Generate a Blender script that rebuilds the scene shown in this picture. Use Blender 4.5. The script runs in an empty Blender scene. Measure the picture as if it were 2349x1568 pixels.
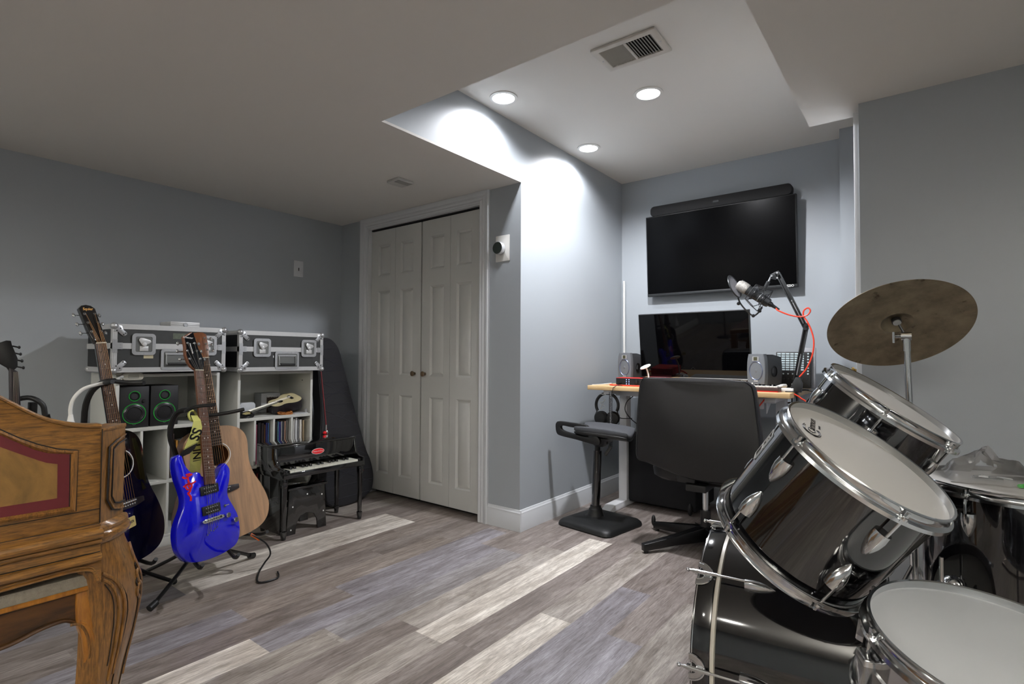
import bpy, bmesh, math, random
from mathutils import Vector, Matrix
random.seed(7)
PI = math.pi
sc = bpy.context.scene
col = sc.collection

# ---------------------------------------------------------------- camera
F_PX, YAW, PITCH, ROLL, HC = 1232.87, .6574, .0279, .0048, 1.07
def cam_setup():
    cy, sy, cp, sp = math.cos(YAW), math.sin(YAW), math.cos(PITCH), math.sin(PITCH)
    f = Vector((-sy*cp, cy*cp, sp)); r = Vector((cy, sy, 0)); u = r.cross(f)
    cr, sr = math.cos(ROLL), math.sin(ROLL)
    r2 = r*cr + u*sr; u2 = -r*sr + u*cr
    cam = bpy.data.objects.new('camera', bpy.data.cameras.new('camera'))
    M = Matrix((r2, u2, -f)).transposed().to_4x4(); M.translation = (0, 0, HC)
    cam.matrix_world = M
    cam.data.sensor_width = 36; cam.data.sensor_fit = 'HORIZONTAL'
    cam.data.lens = F_PX*36/2349; cam.data.clip_start = .02
    col.objects.link(cam); sc.camera = cam
cam_setup()
# ---------------------------------------------------------------- world / exposure
w = bpy.data.worlds.new('world'); sc.world = w; w.use_nodes = True
w.node_tree.nodes['Background'].inputs[0].default_value = (.6, .65, .7, 1)
w.node_tree.nodes['Background'].inputs[1].default_value = .02
sc.view_settings.view_transform = 'Standard'; sc.view_settings.look = 'None'
sc.view_settings.gamma = 1; sc.view_settings.use_curve_mapping = False
sc.view_settings.exposure = 0.46
ALCOVE_W, ROOM_W = 26, 20

# ---------------------------------------------------------------- materials
def s2l(c): return tuple(((v/255+.055)/1.055)**2.4 if v/255 > .04045 else v/255/12.92 for v in c)
MATS = {}
def mat(name, rgb, rough=.5, metal=0, coat=0, spec=.5, var=.06, scale=30, bump=0, bscale=200, emis=0, aniso=None, trans=0, alpha=1, var2=None):
    """noise-varied principled material; var = value variation, bump = fine surface relief"""
    if name in MATS: return MATS[name]
    m = bpy.data.materials.new(name); m.use_nodes = True; MATS[name] = m
    nt = m.node_tree; b = nt.nodes['Principled BSDF']; L = nt.links.new
    c = s2l(rgb)
    tc = nt.nodes.new('ShaderNodeTexCoord')
    n = nt.nodes.new('ShaderNodeTexNoise'); n.inputs['Scale'].default_value = scale; n.inputs['Detail'].default_value = 5
    L(tc.outputs['Object'], n.inputs['Vector'])
    mx = nt.nodes.new('ShaderNodeMix'); mx.data_type = 'RGBA'
    mx.inputs[6].default_value = (*[v*(1-var) for v in c], 1); mx.inputs[7].default_value = (*[min(1, v*(1+var)) for v in (s2l(var2) if var2 else c)], 1)
    L(n.outputs['Fac'], mx.inputs[0]); L(mx.outputs[2], b.inputs['Base Color'])
    b.inputs['Roughness'].default_value = rough; b.inputs['Metallic'].default_value = metal
    b.inputs['Coat Weight'].default_value = coat; b.inputs['Coat Roughness'].default_value = .03
    b.inputs['Specular IOR Level'].default_value = spec
    if trans: b.inputs['Transmission Weight'].default_value = trans; b.inputs['IOR'].default_value = 1.15
    if alpha < 1: b.inputs['Alpha'].default_value = alpha
    if emis: b.inputs['Emission Color'].default_value = (*c, 1); b.inputs['Emission Strength'].default_value = emis
    if bump:
        n2 = nt.nodes.new('ShaderNodeTexNoise'); n2.inputs['Scale'].default_value = bscale; n2.inputs['Detail'].default_value = 3
        L(tc.outputs['Object'], n2.inputs['Vector'])
        bp = nt.nodes.new('ShaderNodeBump'); bp.inputs['Strength'].default_value = bump; bp.inputs['Distance'].default_value = .002
        L(n2.outputs['Fac'], bp.inputs['Height']); L(bp.outputs[0], b.inputs['Normal'])
    return m
def wood(name, light, dark, stretch=(2, 60, 60), rough=.35, coat=0, wear=None, contrast=(.35, .65), bump=.15):
    """streaky grain: noise stretched along one object axis"""
    if name in MATS: return MATS[name]
    m = bpy.data.materials.new(name); m.use_nodes = True; MATS[name] = m
    nt = m.node_tree; b = nt.nodes['Principled BSDF']; L = nt.links.new
    tc = nt.nodes.new('ShaderNodeTexCoord'); mp = nt.nodes.new('ShaderNodeMapping'); mp.inputs['Scale'].default_value = stretch
    L(tc.outputs['Object'], mp.inputs[0])
    n = nt.nodes.new('ShaderNodeTexNoise'); n.inputs['Scale'].default_value = 1; n.inputs['Detail'].default_value = 8; n.inputs['Roughness'].default_value = .65; n.inputs['Distortion'].default_value = .6
    L(mp.outputs[0], n.inputs['Vector'])
    r = nt.nodes.new('ShaderNodeValToRGB'); e = r.color_ramp.elements
    e[0].position = contrast[0]; e[0].color = (*s2l(dark), 1); e[1].position = contrast[1]; e[1].color = (*s2l(light), 1)
    L(n.outputs['Fac'], r.inputs[0]); L(r.outputs[0], b.inputs['Base Color'])
    b.inputs['Roughness'].default_value = rough; b.inputs['Coat Weight'].default_value = coat; b.inputs['Coat Roughness'].default_value = .12
    bp = nt.nodes.new('ShaderNodeBump'); bp.inputs['Strength'].default_value = bump; bp.inputs['Distance'].default_value = .001
    L(n.outputs['Fac'], bp.inputs['Height']); L(bp.outputs[0], b.inputs['Normal'])
    return m

WALL = mat('wall_paint', (161, 167, 172), rough=.42, var=.015, scale=3, bump=.05, bscale=120)
CEIL = mat('ceiling_paint', (216, 214, 209), rough=.75, var=.02, scale=2, bump=.05, bscale=90)
TRIM = mat('trim_paint', (204, 207, 210), rough=.35, var=.015, scale=5)
DOORP = mat('door_paint', (196, 197, 194), rough=.4, var=.02, scale=6, bump=.1, bscale=60)
BLACKG = mat('black_lacquer', (9, 9, 11), rough=.08, coat=1, var=.2, scale=8)
BLACKM = mat('black_metal', (14, 14, 15), rough=.35, var=.2, scale=20)
BLACKP = mat('black_plastic', (20, 20, 21), rough=.45, var=.15, scale=20, bump=.05)
GREYM = mat('charcoal_metal', (52, 54, 55), rough=.35, metal=.4, var=.1)
CHROME = mat('chrome', (205, 207, 208), rough=.13, metal=1, var=.05, scale=60)
STEEL = mat('brushed_steel', (186, 188, 190), rough=.35, metal=.65, var=.08, scale=90)
ALU = mat('ribbed_aluminium', (205, 206, 206), rough=.4, metal=.35, var=.05, scale=40)
BRASS = mat('brass', (178, 150, 92), rough=.25, metal=1, var=.1)
OAK = wood('carved_oak', (146, 102, 48), (80, 55, 28), stretch=(190, 22, 190), rough=.3, coat=.4, contrast=(.32, .62))
OAKV = wood('carved_oak_upright', (140, 97, 45), (76, 52, 26), stretch=(190, 190, 22), rough=.3, coat=.4, contrast=(.32, .62))
OAKB = wood('bench_oak', (184, 122, 42), (136, 86, 28), stretch=(40, 40, 6), rough=.3, coat=.3)
OAKD = wood('dark_bench_oak', (92, 60, 28), (48, 32, 18), stretch=(40, 5, 40), rough=.35, coat=.2)
REDL = mat('oxblood_leather', (98, 28, 34), rough=.5, var=.08, scale=60, bump=.1)
PINE = wood('pine_top', (226, 196, 148), (198, 160, 108), stretch=(3, 60, 60), rough=.35, coat=.1)
WHITEM = mat('white_metal', (215, 216, 218), rough=.35, var=.02)
WHITEP = mat('white_plastic', (222, 222, 218), rough=.35, var=.02)
MELAM = mat('white_melamine', (205, 206, 200), rough=.4, var=.02, scale=10)
LEATHER = mat('black_leather', (20, 19, 20), rough=.42, var=.25, scale=45, bump=.35, bscale=380, spec=.45)
FABRIC = mat('grey_fabric', (66, 68, 72), rough=.9, var=.25, scale=300, bump=.4, bscale=500)
SCREEN = mat('dark_screen', (3, 3, 4), rough=.03, spec=.32, var=.1)
TVSCREEN = mat('matt_dark_screen', (2, 2, 3), rough=.2, spec=.1, var=.1)
HEADW = mat('drum_head', (190, 188, 184), rough=.45, var=.04, scale=7)
HEADN = mat('snare_head', (196, 199, 202), rough=.35, var=.05, scale=9)
BLUE = mat('cobalt_lacquer', (12, 12, 205), rough=.12, coat=1, var=.05, scale=3)
REDP = mat('red_plastic', (190, 28, 24), rough=.35, var=.05)
REDC = mat('orange_red_cable', (232, 66, 40), rough=.4, var=.05)
GREEN = mat('green_ring', (30, 190, 60), rough=.4, var=.05)
CONE = mat('speaker_cone', (42, 42, 48), rough=.3, var=.1)
ROSE = wood('rosewood', (120, 78, 56), (82, 52, 38), stretch=(60, 4, 60), rough=.5)
DROSE = wood('dark_rosewood', (84, 62, 52), (52, 38, 34), stretch=(60, 4, 60), rough=.5)
EBONY = mat('dark_fretboard', (44, 40, 40), rough=.5, var=.15, scale=40)
MAHOG = wood('mahogany_neck', (128, 76, 40), (96, 54, 28), stretch=(50, 5, 50), rough=.4, coat=.3)
WALNUT = wood('walnut_top', (186, 148, 112), (126, 104, 86), stretch=(26, 2.2, 26), rough=.45, coat=.1, contrast=(.3, .62))
STRING = mat('string_steel', (190, 185, 175), rough=.3, metal=1, var=.05)
GOLDT = mat('gold_lettering', (200, 150, 70), rough=.5)
WHITET = mat('white_lettering', (225, 225, 222), rough=.5)
REDT = mat('red_decal', (226, 24, 36), rough=.4, var=.04)
QUILT = mat('black_nylon', (22, 22, 27), rough=.75, var=.3, scale=120, bump=.5, bscale=500)
GREYS = mat('speaker_grey', (102, 106, 110), rough=.4, var=.04)
RUBBER = mat('black_rubber', (16, 17, 17), rough=.5, var=.15, scale=30)

# ---------------------------------------------------------------- mesh builder
def TR(loc=(0, 0, 0), rot=(0, 0, 0)):
    from mathutils import Euler
    return Matrix.Translation(loc) @ Euler(rot).to_matrix().to_4x4()
def frame(o, x, y, z):
    M = Matrix((Vector(x), Vector(y), Vector(z))).transposed().to_4x4(); M.translation = o; return M
def basis(n):
    n = Vector(n).normalized(); a = Vector((0, 0, 1)) if abs(n.z) < .9 else Vector((1, 0, 0))
    u = a.cross(n).normalized(); return u, n.cross(u), n
MX = Matrix(((0, 0, 1, 0), (1, 0, 0, 0), (0, 1, 0, 0), (0, 0, 0, 1)))      # (a,b,c) -> x=c y=a z=b
MY = Matrix(((1, 0, 0, 0), (0, 0, -1, 0), (0, 1, 0, 0), (0, 0, 0, 1)))     # (a,b,c) -> x=a y=-c z=b
def smooth_loop(pts, n=4, closed=True):
    out = []; N = len(pts)
    rng = range(N) if closed else range(N-1)
    for i in rng:
        g = lambda k: Vector(pts[k % N]) if closed else Vector(pts[max(0, min(N-1, k))])
        p0, p1, p2, p3 = g(i-1), g(i), g(i+1), g(i+2)
        for j in range(n):
            t = j/n
            out.append(tuple(.5*((2*p1)+(p2-p0)*t+(2*p0-5*p1+4*p2-p3)*t*t+(3*p1-p0-3*p2+p3)*t**3)))
    if not closed: out.append(tuple(pts[-1]))
    return out
def rrect(w, h, r, n=6, cx=0, cy=0):
    o = []
    for (sx, sy, a0) in ((1, 1, 0), (-1, 1, 90), (-1, -1, 180), (1, -1, 270)):
        for k in range(n+1):
            a = math.radians(a0+90*k/n); o.append((cx+sx*(w/2-r)+r*math.cos(a), cy+sy*(h/2-r)+r*math.sin(a)))
    return o
class B:
    def __init__(s): s.bm = bmesh.new(); s.mi = 0; s.mats = []
    def m(s, material):
        if material not in s.mats: s.mats.append(material)
        s.mi = s.mats.index(material); return s
    def _f(s, vs):
        try:
            f = s.bm.faces.new(vs); f.material_index = s.mi; return f
        except ValueError: return None
    def box(s, x0, x1, y0, y1, z0, z1, M=None):
        v = [s.bm.verts.new((M or Matrix()) @ Vector((x, y, z))) for x in (x0, x1) for y in (y0, y1) for z in (z0, z1)]
        for q in ((0, 1, 3, 2), (4, 6, 7, 5), (0, 4, 5, 1), (2, 3, 7, 6), (0, 2, 6, 4), (1, 5, 7, 3)): s._f([v[i] for i in q])
        return s
    def cb(s, c, d, M=None):
        return s.box(c[0]-d[0]/2, c[0]+d[0]/2, c[1]-d[1]/2, c[1]+d[1]/2, c[2]-d[2]/2, c[2]+d[2]/2, M)
    def loft(s, rings, caps=True, closed=True):
        R = [[s.bm.verts.new(p) for p in r] for r in rings]
        n = len(R[0])
        for a, b in zip(R, R[1:]):
            for i in range(n if closed else n-1): s._f([a[i], a[(i+1) % n], b[(i+1) % n], b[i]])
        if caps and closed: s._f(list(reversed(R[0]))); s._f(R[-1])
        return s
    def cyl(s, p0, p1, r0, r1=None, seg=20, M=None):
        M = M or Matrix(); p0 = M @ Vector(p0); p1 = M @ Vector(p1); r1 = r0 if r1 is None else r1
        u, v, n = basis(p1-p0)
        ring = lambda p, r: [p+(u*math.cos(2*PI*i/seg)+v*math.sin(2*PI*i/seg))*max(r, 1e-5) for i in range(seg)]
        return s.loft([ring(p0, r0), ring(p1, r1)])
    def tube(s, pts, r, seg=8, closed=False, M=None, smooth=0):
        if smooth: pts = smooth_loop(pts, smooth, closed)
        P = [(M or Matrix()) @ Vector(p) for p in pts]; n = len(P)
        rings = []; u = None
        for i in range(n):
            if closed: t = (P[(i+1) % n]-P[i-1]).normalized()
            else: t = (P[min(i+1, n-1)]-P[max(i-1, 0)]).normalized()
            if u is None: u = basis(t)[0]
            u = (u-t*u.dot(t)).normalized(); v = t.cross(u)
            rr = r[min(i*len(r)//n, len(r)-1)] if isinstance(r, (list, tuple)) else r
            rings.append([P[i]+(u*math.cos(2*PI*k/seg)+v*math.sin(2*PI*k/seg))*rr for k in range(seg)])
        if closed: rings.append(rings[0]); return s.loft(rings, caps=False)
        return s.loft(rings)
    def lathe(s, prof, seg=48, M=None, caps=False):
        M = M or Matrix()
        return s.loft([[M @ Vector((max(r, 1e-4)*math.cos(2*PI*i/seg), max(r, 1e-4)*math.sin(2*PI*i/seg), z)) for i in range(seg)] for r, z in prof], caps=caps)
    def prism(s, out, z0, z1, M=None):
        M = M or Matrix()
        return s.loft([[M @ Vector((a, b, z)) for a, b in out] for z in (z0, z1)])
    def ring(s, outer, inner, z0, z1, M=None):
        """slab between two outlines with equal point counts"""
        M = M or Matrix(); n = len(outer)
        v = [[s.bm.verts.new(M @ Vector((a, b, z))) for a, b in o] for o in (outer, inner) for z in (z0, z1)]
        o0, o1, i0, i1 = v
        for k in range(n):
            j = (k+1) % n
            s._f([o0[k], o0[j], o1[j], o1[k]]); s._f([i0[k], i1[k], i1[j], i0[j]]); s._f([o1[k], o1[j], i1[j], i1[k]]); s._f([o0[k], i0[k], i0[j], o0[j]])
        return s
    def sphere(s, c, r, sc_=(1, 1, 1), seg=20, M=None):
        M = M or Matrix(); h = seg//2
        return s.loft([[M @ Vector((c[0]+r*sc_[0]*max(math.sin(PI*j/h), 1e-3)*math.cos(2*PI*i/seg), c[1]+r*sc_[1]*max(math.sin(PI*j/h), 1e-3)*math.sin(2*PI*i/seg), c[2]-r*sc_[2]*math.cos(PI*j/h))) for i in range(seg)] for j in range(h+1)], caps=False)
    def torus(s, c, R, r, M=None, seg=40, k=10, axis=(0, 0, 1)):
        u, v, n = basis(axis); c = Vector(c)
        return s.tube([c+u*R*math.cos(2*PI*i/seg)+v*R*math.sin(2*PI*i/seg) for i in range(seg)], r, k, closed=True, M=M)
    def text(s, txt, size, M, depth=.0006, align='CENTER', shear=0, bold=0):
        cu = bpy.data.curves.new('t', 'FONT'); cu.body = txt; cu.size = size; cu.extrude = depth/2; cu.align_x = align; cu.align_y = 'CENTER'; cu.shear = shear; cu.offset = bold; cu.resolution_u = 3
        o = bpy.data.objects.new('t', cu); col.objects.link(o); bpy.context.view_layer.update()
        me = bpy.data.meshes.new_from_object(o.evaluated_get(bpy.context.evaluated_depsgraph_get()))
        me.transform(M); n0 = len(s.bm.faces); s.bm.from_mesh(me); s.bm.faces.ensure_lookup_table()
        for f in s.bm.faces[n0:]: f.material_index = s.mi
        bpy.data.objects.remove(o); bpy.data.meshes.remove(me); return s
    def build(s, name, material=None, parent=None, bevel=0, seg=2, ang=35, subsurf=0, flat=False):
        if material is not None and not s.mats: s.mats = [material]
        me = bpy.data.meshes.new(name); bmesh.ops.recalc_face_normals(s.bm, faces=s.bm.faces)
        for e in s.bm.edges:
            if len(e.link_faces) == 2 and e.calc_face_angle(0) > math.radians(ang): e.smooth = False
        for f in s.bm.faces: f.smooth = not flat
        s.bm.to_mesh(me); s.bm.free()
        for m_ in s.mats: me.materials.append(m_)
        o = bpy.data.objects.new(name, me); col.objects.link(o)
        if parent: o.parent = parent
        if bevel:
            md = o.modifiers.new('b', 'BEVEL'); md.width = bevel; md.segments = seg; md.limit_method = 'ANGLE'; md.angle_limit = math.radians(ang)
            for e in me.edges: e.use_edge_sharp = False
            md.harden_normals = False
        if subsurf:
            md = o.modifiers.new('s', 'SUBSURF'); md.levels = md.render_levels = subsurf
        return o
def tag(o, label, cat, group=None, kind=None):
    o['label'] = label
    if cat: o['category'] = cat
    if group: o['group'] = group
    if kind: o['kind'] = kind
    return o
def thing(name, label, cat, M=None, group=None):
    o = bpy.data.objects.new(name, None); col.objects.link(o); o.empty_display_size = .1
    if M is not None: o.matrix_world = M if isinstance(M, Matrix) else Matrix.Translation(M)
    return tag(o, label, cat, group)
def struct(o, label=None):
    o['kind'] = 'structure'
    if label: o['label'] = label
    return o
def dup(root, M, label, group=None):
    r = root.copy(); col.objects.link(r); r.matrix_world = M if isinstance(M, Matrix) else Matrix.Translation(M); r['label'] = label
    if group: r['group'] = group
    for ch in list(root.children):
        c = ch.copy(); col.objects.link(c); c.parent = r
        for g in list(ch.children):
            d = g.copy(); col.objects.link(d); d.parent = c
    return r

# ================================================================ ROOM
XL, YC, XA, YN, YT = -3.865, 2.667, -1.993, 1.58, 4.07
XB, YR, XR, H1, H2 = -.425, 2.703, -.218, 2.161, 2.513
XE, YB = 3.0, -3.6     # room extents behind and right of the camera

def build_floor():
    """planks run along Y; each plank has its own tone stored as an attribute"""
    pw = .149; b = bmesh.new(); tones = []
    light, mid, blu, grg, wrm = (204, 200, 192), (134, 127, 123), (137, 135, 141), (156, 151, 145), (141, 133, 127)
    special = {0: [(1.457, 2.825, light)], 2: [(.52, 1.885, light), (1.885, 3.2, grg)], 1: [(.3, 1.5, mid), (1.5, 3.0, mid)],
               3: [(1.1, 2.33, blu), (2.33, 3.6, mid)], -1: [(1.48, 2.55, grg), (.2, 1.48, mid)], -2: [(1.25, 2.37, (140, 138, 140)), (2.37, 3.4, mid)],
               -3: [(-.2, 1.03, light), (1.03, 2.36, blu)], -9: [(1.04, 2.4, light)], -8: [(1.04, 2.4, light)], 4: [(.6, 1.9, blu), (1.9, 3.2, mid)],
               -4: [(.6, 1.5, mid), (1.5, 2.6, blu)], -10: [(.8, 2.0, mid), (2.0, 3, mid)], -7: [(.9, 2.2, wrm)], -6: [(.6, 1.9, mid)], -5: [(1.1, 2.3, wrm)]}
    k = -16
    while -1.594+k*pw < XE:
        x0, x1 = max(XL, -1.594+k*pw), min(XE, -1.594+(k+1)*pw)
        if x1 > x0+1e-4:
            sp = sorted(special.get(k, [])); y = YB; segs = []
            rnd = random.Random(k*31+5); y_first = YB-rnd.random()*1.2
            cur = y_first
            while cur < YT+.1:
                nxt = cur+1.22
                for s0, s1, c in sp:
                    if cur < s0 < nxt-.01 or (abs(cur-s0) > .01 and cur < s0 < nxt): nxt = s0
                    if abs(cur-s0) < .005: nxt = s1; break
                cc = next((c for s0, s1, c in sp if abs(cur-s0) < .005), None)
                if cc is None:
                    cc = rnd.choice([mid, mid, blu, grg, wrm, mid]); d = rnd.uniform(-8, 8); cc = tuple(v+d for v in cc)
                segs.append((max(cur, YB), min(nxt, YT+.1), cc)); cur = nxt
            for y0, y1, c in segs:
                if y1-y0 > .01:
                    f = b.faces.new([b.verts.new(p) for p in ((x0, y0, 0), (x1, y0, 0), (x1, y1, 0), (x0, y1, 0))]); tones.append((*s2l([max(0, v) for v in c]), rnd.random()))
        k += 1
    me = bpy.data.meshes.new('floor'); b.to_mesh(me); b.free()
    at = me.color_attributes.new('plank_tone', 'FLOAT_COLOR', 'CORNER')
    li = 0
    for p in me.polygons:
        for l in p.loop_indices: at.data[l].color = tones[p.index]
    o = bpy.data.objects.new('floor', me); col.objects.link(o); struct(o)
    m = bpy.data.materials.new('vinyl_planks'); m.use_nodes = True; nt = m.node_tree; L = nt.links.new; bs = nt.nodes['Principled BSDF']
    a = nt.nodes.new('ShaderNodeAttribute'); a.attribute_name = 'plank_tone'
    tc = nt.nodes.new('ShaderNodeTexCoord'); sep = nt.nodes.new('ShaderNodeCombineXYZ')
    off = nt.nodes.new('ShaderNodeMath'); off.operation = 'MULTIPLY'; off.inputs[1].default_value = 50; L(a.outputs['Alpha'], off.inputs[0]); L(off.outputs[0], sep.inputs[2]); L(off.outputs[0], sep.inputs[1])
    add = nt.nodes.new('ShaderNodeVectorMath'); L(tc.outputs['Object'], add.inputs[0]); L(sep.outputs[0], add.inputs[1])
    def noise(scv, det, rgh, dist=0):
        mp = nt.nodes.new('ShaderNodeMapping'); mp.inputs['Scale'].default_value = scv; L(add.outputs[0], mp.inputs[0])
        n = nt.nodes.new('ShaderNodeTexNoise'); n.inputs['Scale'].default_value = 1; n.inputs['Detail'].default_value = det; n.inputs['Roughness'].default_value = rgh; n.inputs['Distortion'].default_value = dist
        L(mp.outputs[0], n.inputs['Vector']); return n
    g1 = noise((190, 12, 1), 10, .78, .6); g2 = noise((30, 3.5, 1), 8, .7, .8); g3 = noise((13, 1.7, 1), 7, .65, .5); g4 = noise((12, 7, 3), 5, .6, .5)
    def ramp(n, p0, c0, p1, c1):
        r = nt.nodes.new('ShaderNodeValToRGB'); e = r.color_ramp.elements; e[0].position = p0; e[0].color = (*c0, 1); e[1].position = p1; e[1].color = (*c1, 1); L(n.outputs['Fac'], r.inputs[0]); return r
    def mul(c1, c2, mode='MULTIPLY', fac=1):
        x = nt.nodes.new('ShaderNodeMix'); x.data_type = 'RGBA'; x.blend_type = mode; x.inputs[0].default_value = fac; L(c1, x.inputs[6]); L(c2, x.inputs[7]); return x.outputs[2]
    c = mul(a.outputs['Color'], ramp(g1, .36, (.58, .56, .54), .58, (1.18, 1.17, 1.16)).outputs[0])
    c = mul(c, ramp(g2, .34, (.68, .65, .63), .62, (1.18, 1.18, 1.18)).outputs[0])
    c = mul(c, ramp(g3, .36, (.74, .71, .69), .62, (1.2, 1.2, 1.21)).outputs[0])
    c = mul(c, ramp(g4, .25, (.72, .7, .66), .42, (1, 1, 1)).outputs[0])
    L(c, bs.inputs['Base Color']); bs.inputs['Roughness'].default_value = .42
    bp = nt.nodes.new('ShaderNodeBump'); bp.inputs['Strength'].default_value = .25; bp.inputs['Distance'].default_value = .001; L(g1.outputs['Fac'], bp.inputs['Height']); L(bp.outputs[0], bs.inputs['Normal'])
    me.materials.append(m)
build_floor()
struct(B().box(XL-.1, XE+.1, YB-.1, YT+.2, -.1, -.004).build('floor_slab', TRIM)); bpy.data.objects['floor_slab'].name = 'floor_base'

def walls():
    struct(B().box(XL-.1, XL, YB, YC+.1, 0, H1+.3).build('wall_left', WALL))
    b = B(); b.box(XL-.1, -3.515, YC, YC+.1, 0, H1+.3); b.box(-2.325, XA-.1, YC, YC+.1, 0, H1+.3); b.box(-3.515, -2.325, YC, YC+.1, 2.085, H1+.3)
    struct(b.build('wall_closet', WALL))
    b = B(); b.box(XA-.1, XA, YC, YT+.1, 0, H2+.1); b.box(XA-.1, XA, YN, YC, H1+.012, H2+.1)
    struct(b.build('wall_alcove', WALL))
    b = B(); b.box(XA-.1, .7, YT, YT+.1, 0, H2+.1); b.box(-.418, .7, 3.9, YT, 0, H2)
    struct(b.build('wall_back', WALL))
    struct(B().box(XR, XE, YR, YR+.13, 0, H1+.1).build('wall_right', WALL))
    struct(B().box(.6, .7, YR+.13, YT, 0, H2).build('wall_alcove_end', WALL))
    struct(B().box(XL-.1, XE+.1, YB-.1, YB, 0, H1+.1).build('wall_rear', WALL))
    struct(B().box(XE, XE+.1, YB, YR, 0, H1+.1).build('wall_side', WALL))
    b = B(); b.box(XL-.1, XA, YB, YC, H1, H1+.012); b.box(XA, XB, YB, YN, H1, H2+.1); b.box(XB, XE+.1, YB, 2.84, H1, H2+.1)
    b.box(XL-.1, XA-.1, YB, YC+.1, H1+.012, H1+.1)
    b.box(XA-.1, .7, YN, YT+.1, H2, H2+.1)
    struct(b.build('ceiling', CEIL))
walls()
def skirting(name, p0, p1, n):
    """stepped skirting board between two floor points, n = outward normal"""
    p0, p1, n = Vector((*p0, 0)), Vector((*p1, 0)), Vector((*n, 0))
    prof = [(0, 0), (.014, 0), (.014, .095), (.011, .103), (.011, .112), (.006, .118), (.004, .128), (0, .13)]
    b = B(); b.loft([[p+n*d+Vector((0, 0, z)) for d, z in prof] for p in (p0, p1)])
    return struct(b.build(name, TRIM))
skirting('baseboard_alcove', (XA, YC), (XA, YT), (1, 0))
skirting('baseboard_closet', (-2.245, YC), (XA+.014, YC), (0, -1))
skirting('baseboard_back', (XA, YT), (-.42, YT), (0, -1))
skirting('baseboard_right', (XR, YR), (XE, YR), (0, -1))
skirting('baseboard_left', (XL, YB), (XL, YC), (1, 0))
skirting('baseboard_corner', (XL, YC), (-3.62, YC), (0, -1))

def casing():
    """moulded door casing: three sides of the closet opening"""
    prof = [(0, 0), (0, .012), (.008, .018), (.02, .012), (.03, .016), (.045, .012), (.06, .02), (.074, .02), (.08, .014), (.08, 0)]   # (across from opening, out)
    xl, xr, zt = -3.515, -2.325, 2.085; y = YC
    b = B()
    b.loft([[Vector((xl-a, y-o, 0)) for a, o in prof], [Vector((xl-a, y-o, zt+a)) for a, o in prof]])
    b.loft([[Vector((xr+a, y-o, 0)) for a, o in prof], [Vector((xr+a, y-o, zt+a)) for a, o in prof]])
    b.loft([[Vector((xl-a, y-o, zt+a)) for a, o in prof], [Vector((xr+a, y-o, zt+a)) for a, o in prof]])
    b.box(xl, xl+.012, y, y+.1, 0, zt); b.box(xr-.012, xr, y, y+.1, 0, zt); b.box(xl, xr, y, y+.1, zt-.008, zt)
    struct(b.build('trim_1', TRIM))
    struct(B().box(xl+.012, xr-.012, y+.03, y+.06, zt-.02, zt-.008).build('trim_2', BLACKM))
    struct(B().box(xl-.1, xr+.1, y+.1, y+.12, 0, zt+.1).build('wall_closet_inside', BLACKP))
casing()

def bifold(name, x0, x1, knob_x, fold):
    """two hinged leaves, three raised panels each; fold bends the pair slightly"""
    root = bpy.data.objects.new(name, None); col.objects.link(root); root['kind'] = 'structure'
    root.location = (x0, YC+.03, 0)
    W_ = (x1-x0)/2
    for i in range(2):
        w_ = W_-.003; b = B(); bx = i*W_+.0015
        z0, z1 = .035, 2.058
        out = [(bx, z0), (bx+w_, z0), (bx+w_, z1), (bx, z1)]
        b.box(bx, bx+w_, .020, .034, z0, z1)
        rows = [(.17, .78), (.93, 1.58), (1.70, 1.94)]
        a = .085 if i == 0 else .06; c = w_-(.06 if i == 0 else .085)
        # stiles and rails stand proud; fields are sunk with a raised centre
        b.box(bx, bx+a, 0, .020, z0, z1); b.box(bx+c, bx+w_, 0, .020, z0, z1)
        zz = [z0]+[v for r in rows for v in r]+[z1]
        for k in range(0, len(zz), 2): b.box(bx+a, bx+c, 0, .020, zz[k], zz[k+1])
        for r0, r1 in rows:
            for (g, h0, h1) in ((0, .0, .006),):
                o1 = [(bx+a, r0), (bx+c, r0), (bx+c, r1), (bx+a, r1)]
                e = .014; i1 = [(bx+a+e, r0+e), (bx+c-e, r0+e), (bx+c-e, r1-e), (bx+a+e, r1-e)]
                v0 = [b.bm.verts.new((p[0], .0, p[1])) for p in o1]; v1 = [b.bm.verts.new((p[0], .012, p[1])) for p in i1]
                e2 = .034; i2 = [(bx+a+e2, r0+e2), (bx+c-e2, r0+e2), (bx+c-e2, r1-e2), (bx+a+e2, r1-e2)]
                v2 = [b.bm.verts.new((p[0], .001, p[1])) for p in i2]
                for A_, B_ in ((v0, v1), (v1, v2)):
                    for q in range(4): b._f([A_[q], A_[(q+1) % 4], B_[(q+1) % 4], B_[q]])
                b._f(v2)
        p = b.build('door_panel', DOORP, root)
        if i == fold:
            p.parent = root
    k = B(); k.lathe([(.011, 0), (.009, .012), (.018, .02), (.019, .028), (.012, .033), (0, .034)], 24, TR((knob_x-x0, 0, .945), (PI/2, 0, 0))); kb = k.build('door_knob', BRASSD, root); kb['label'] = 'small aged brass knob'
    return root
BRASSD = mat('aged_brass', (108, 90, 68), rough=.4, metal=.2, var=.1)
dl = bifold('door_1', -3.503, -2.925, -2.985, 0)
dr = bifold('door_2', -2.915, -2.337, -2.875, 1)
dr.rotation_euler = (0, 0, -.012)
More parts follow.
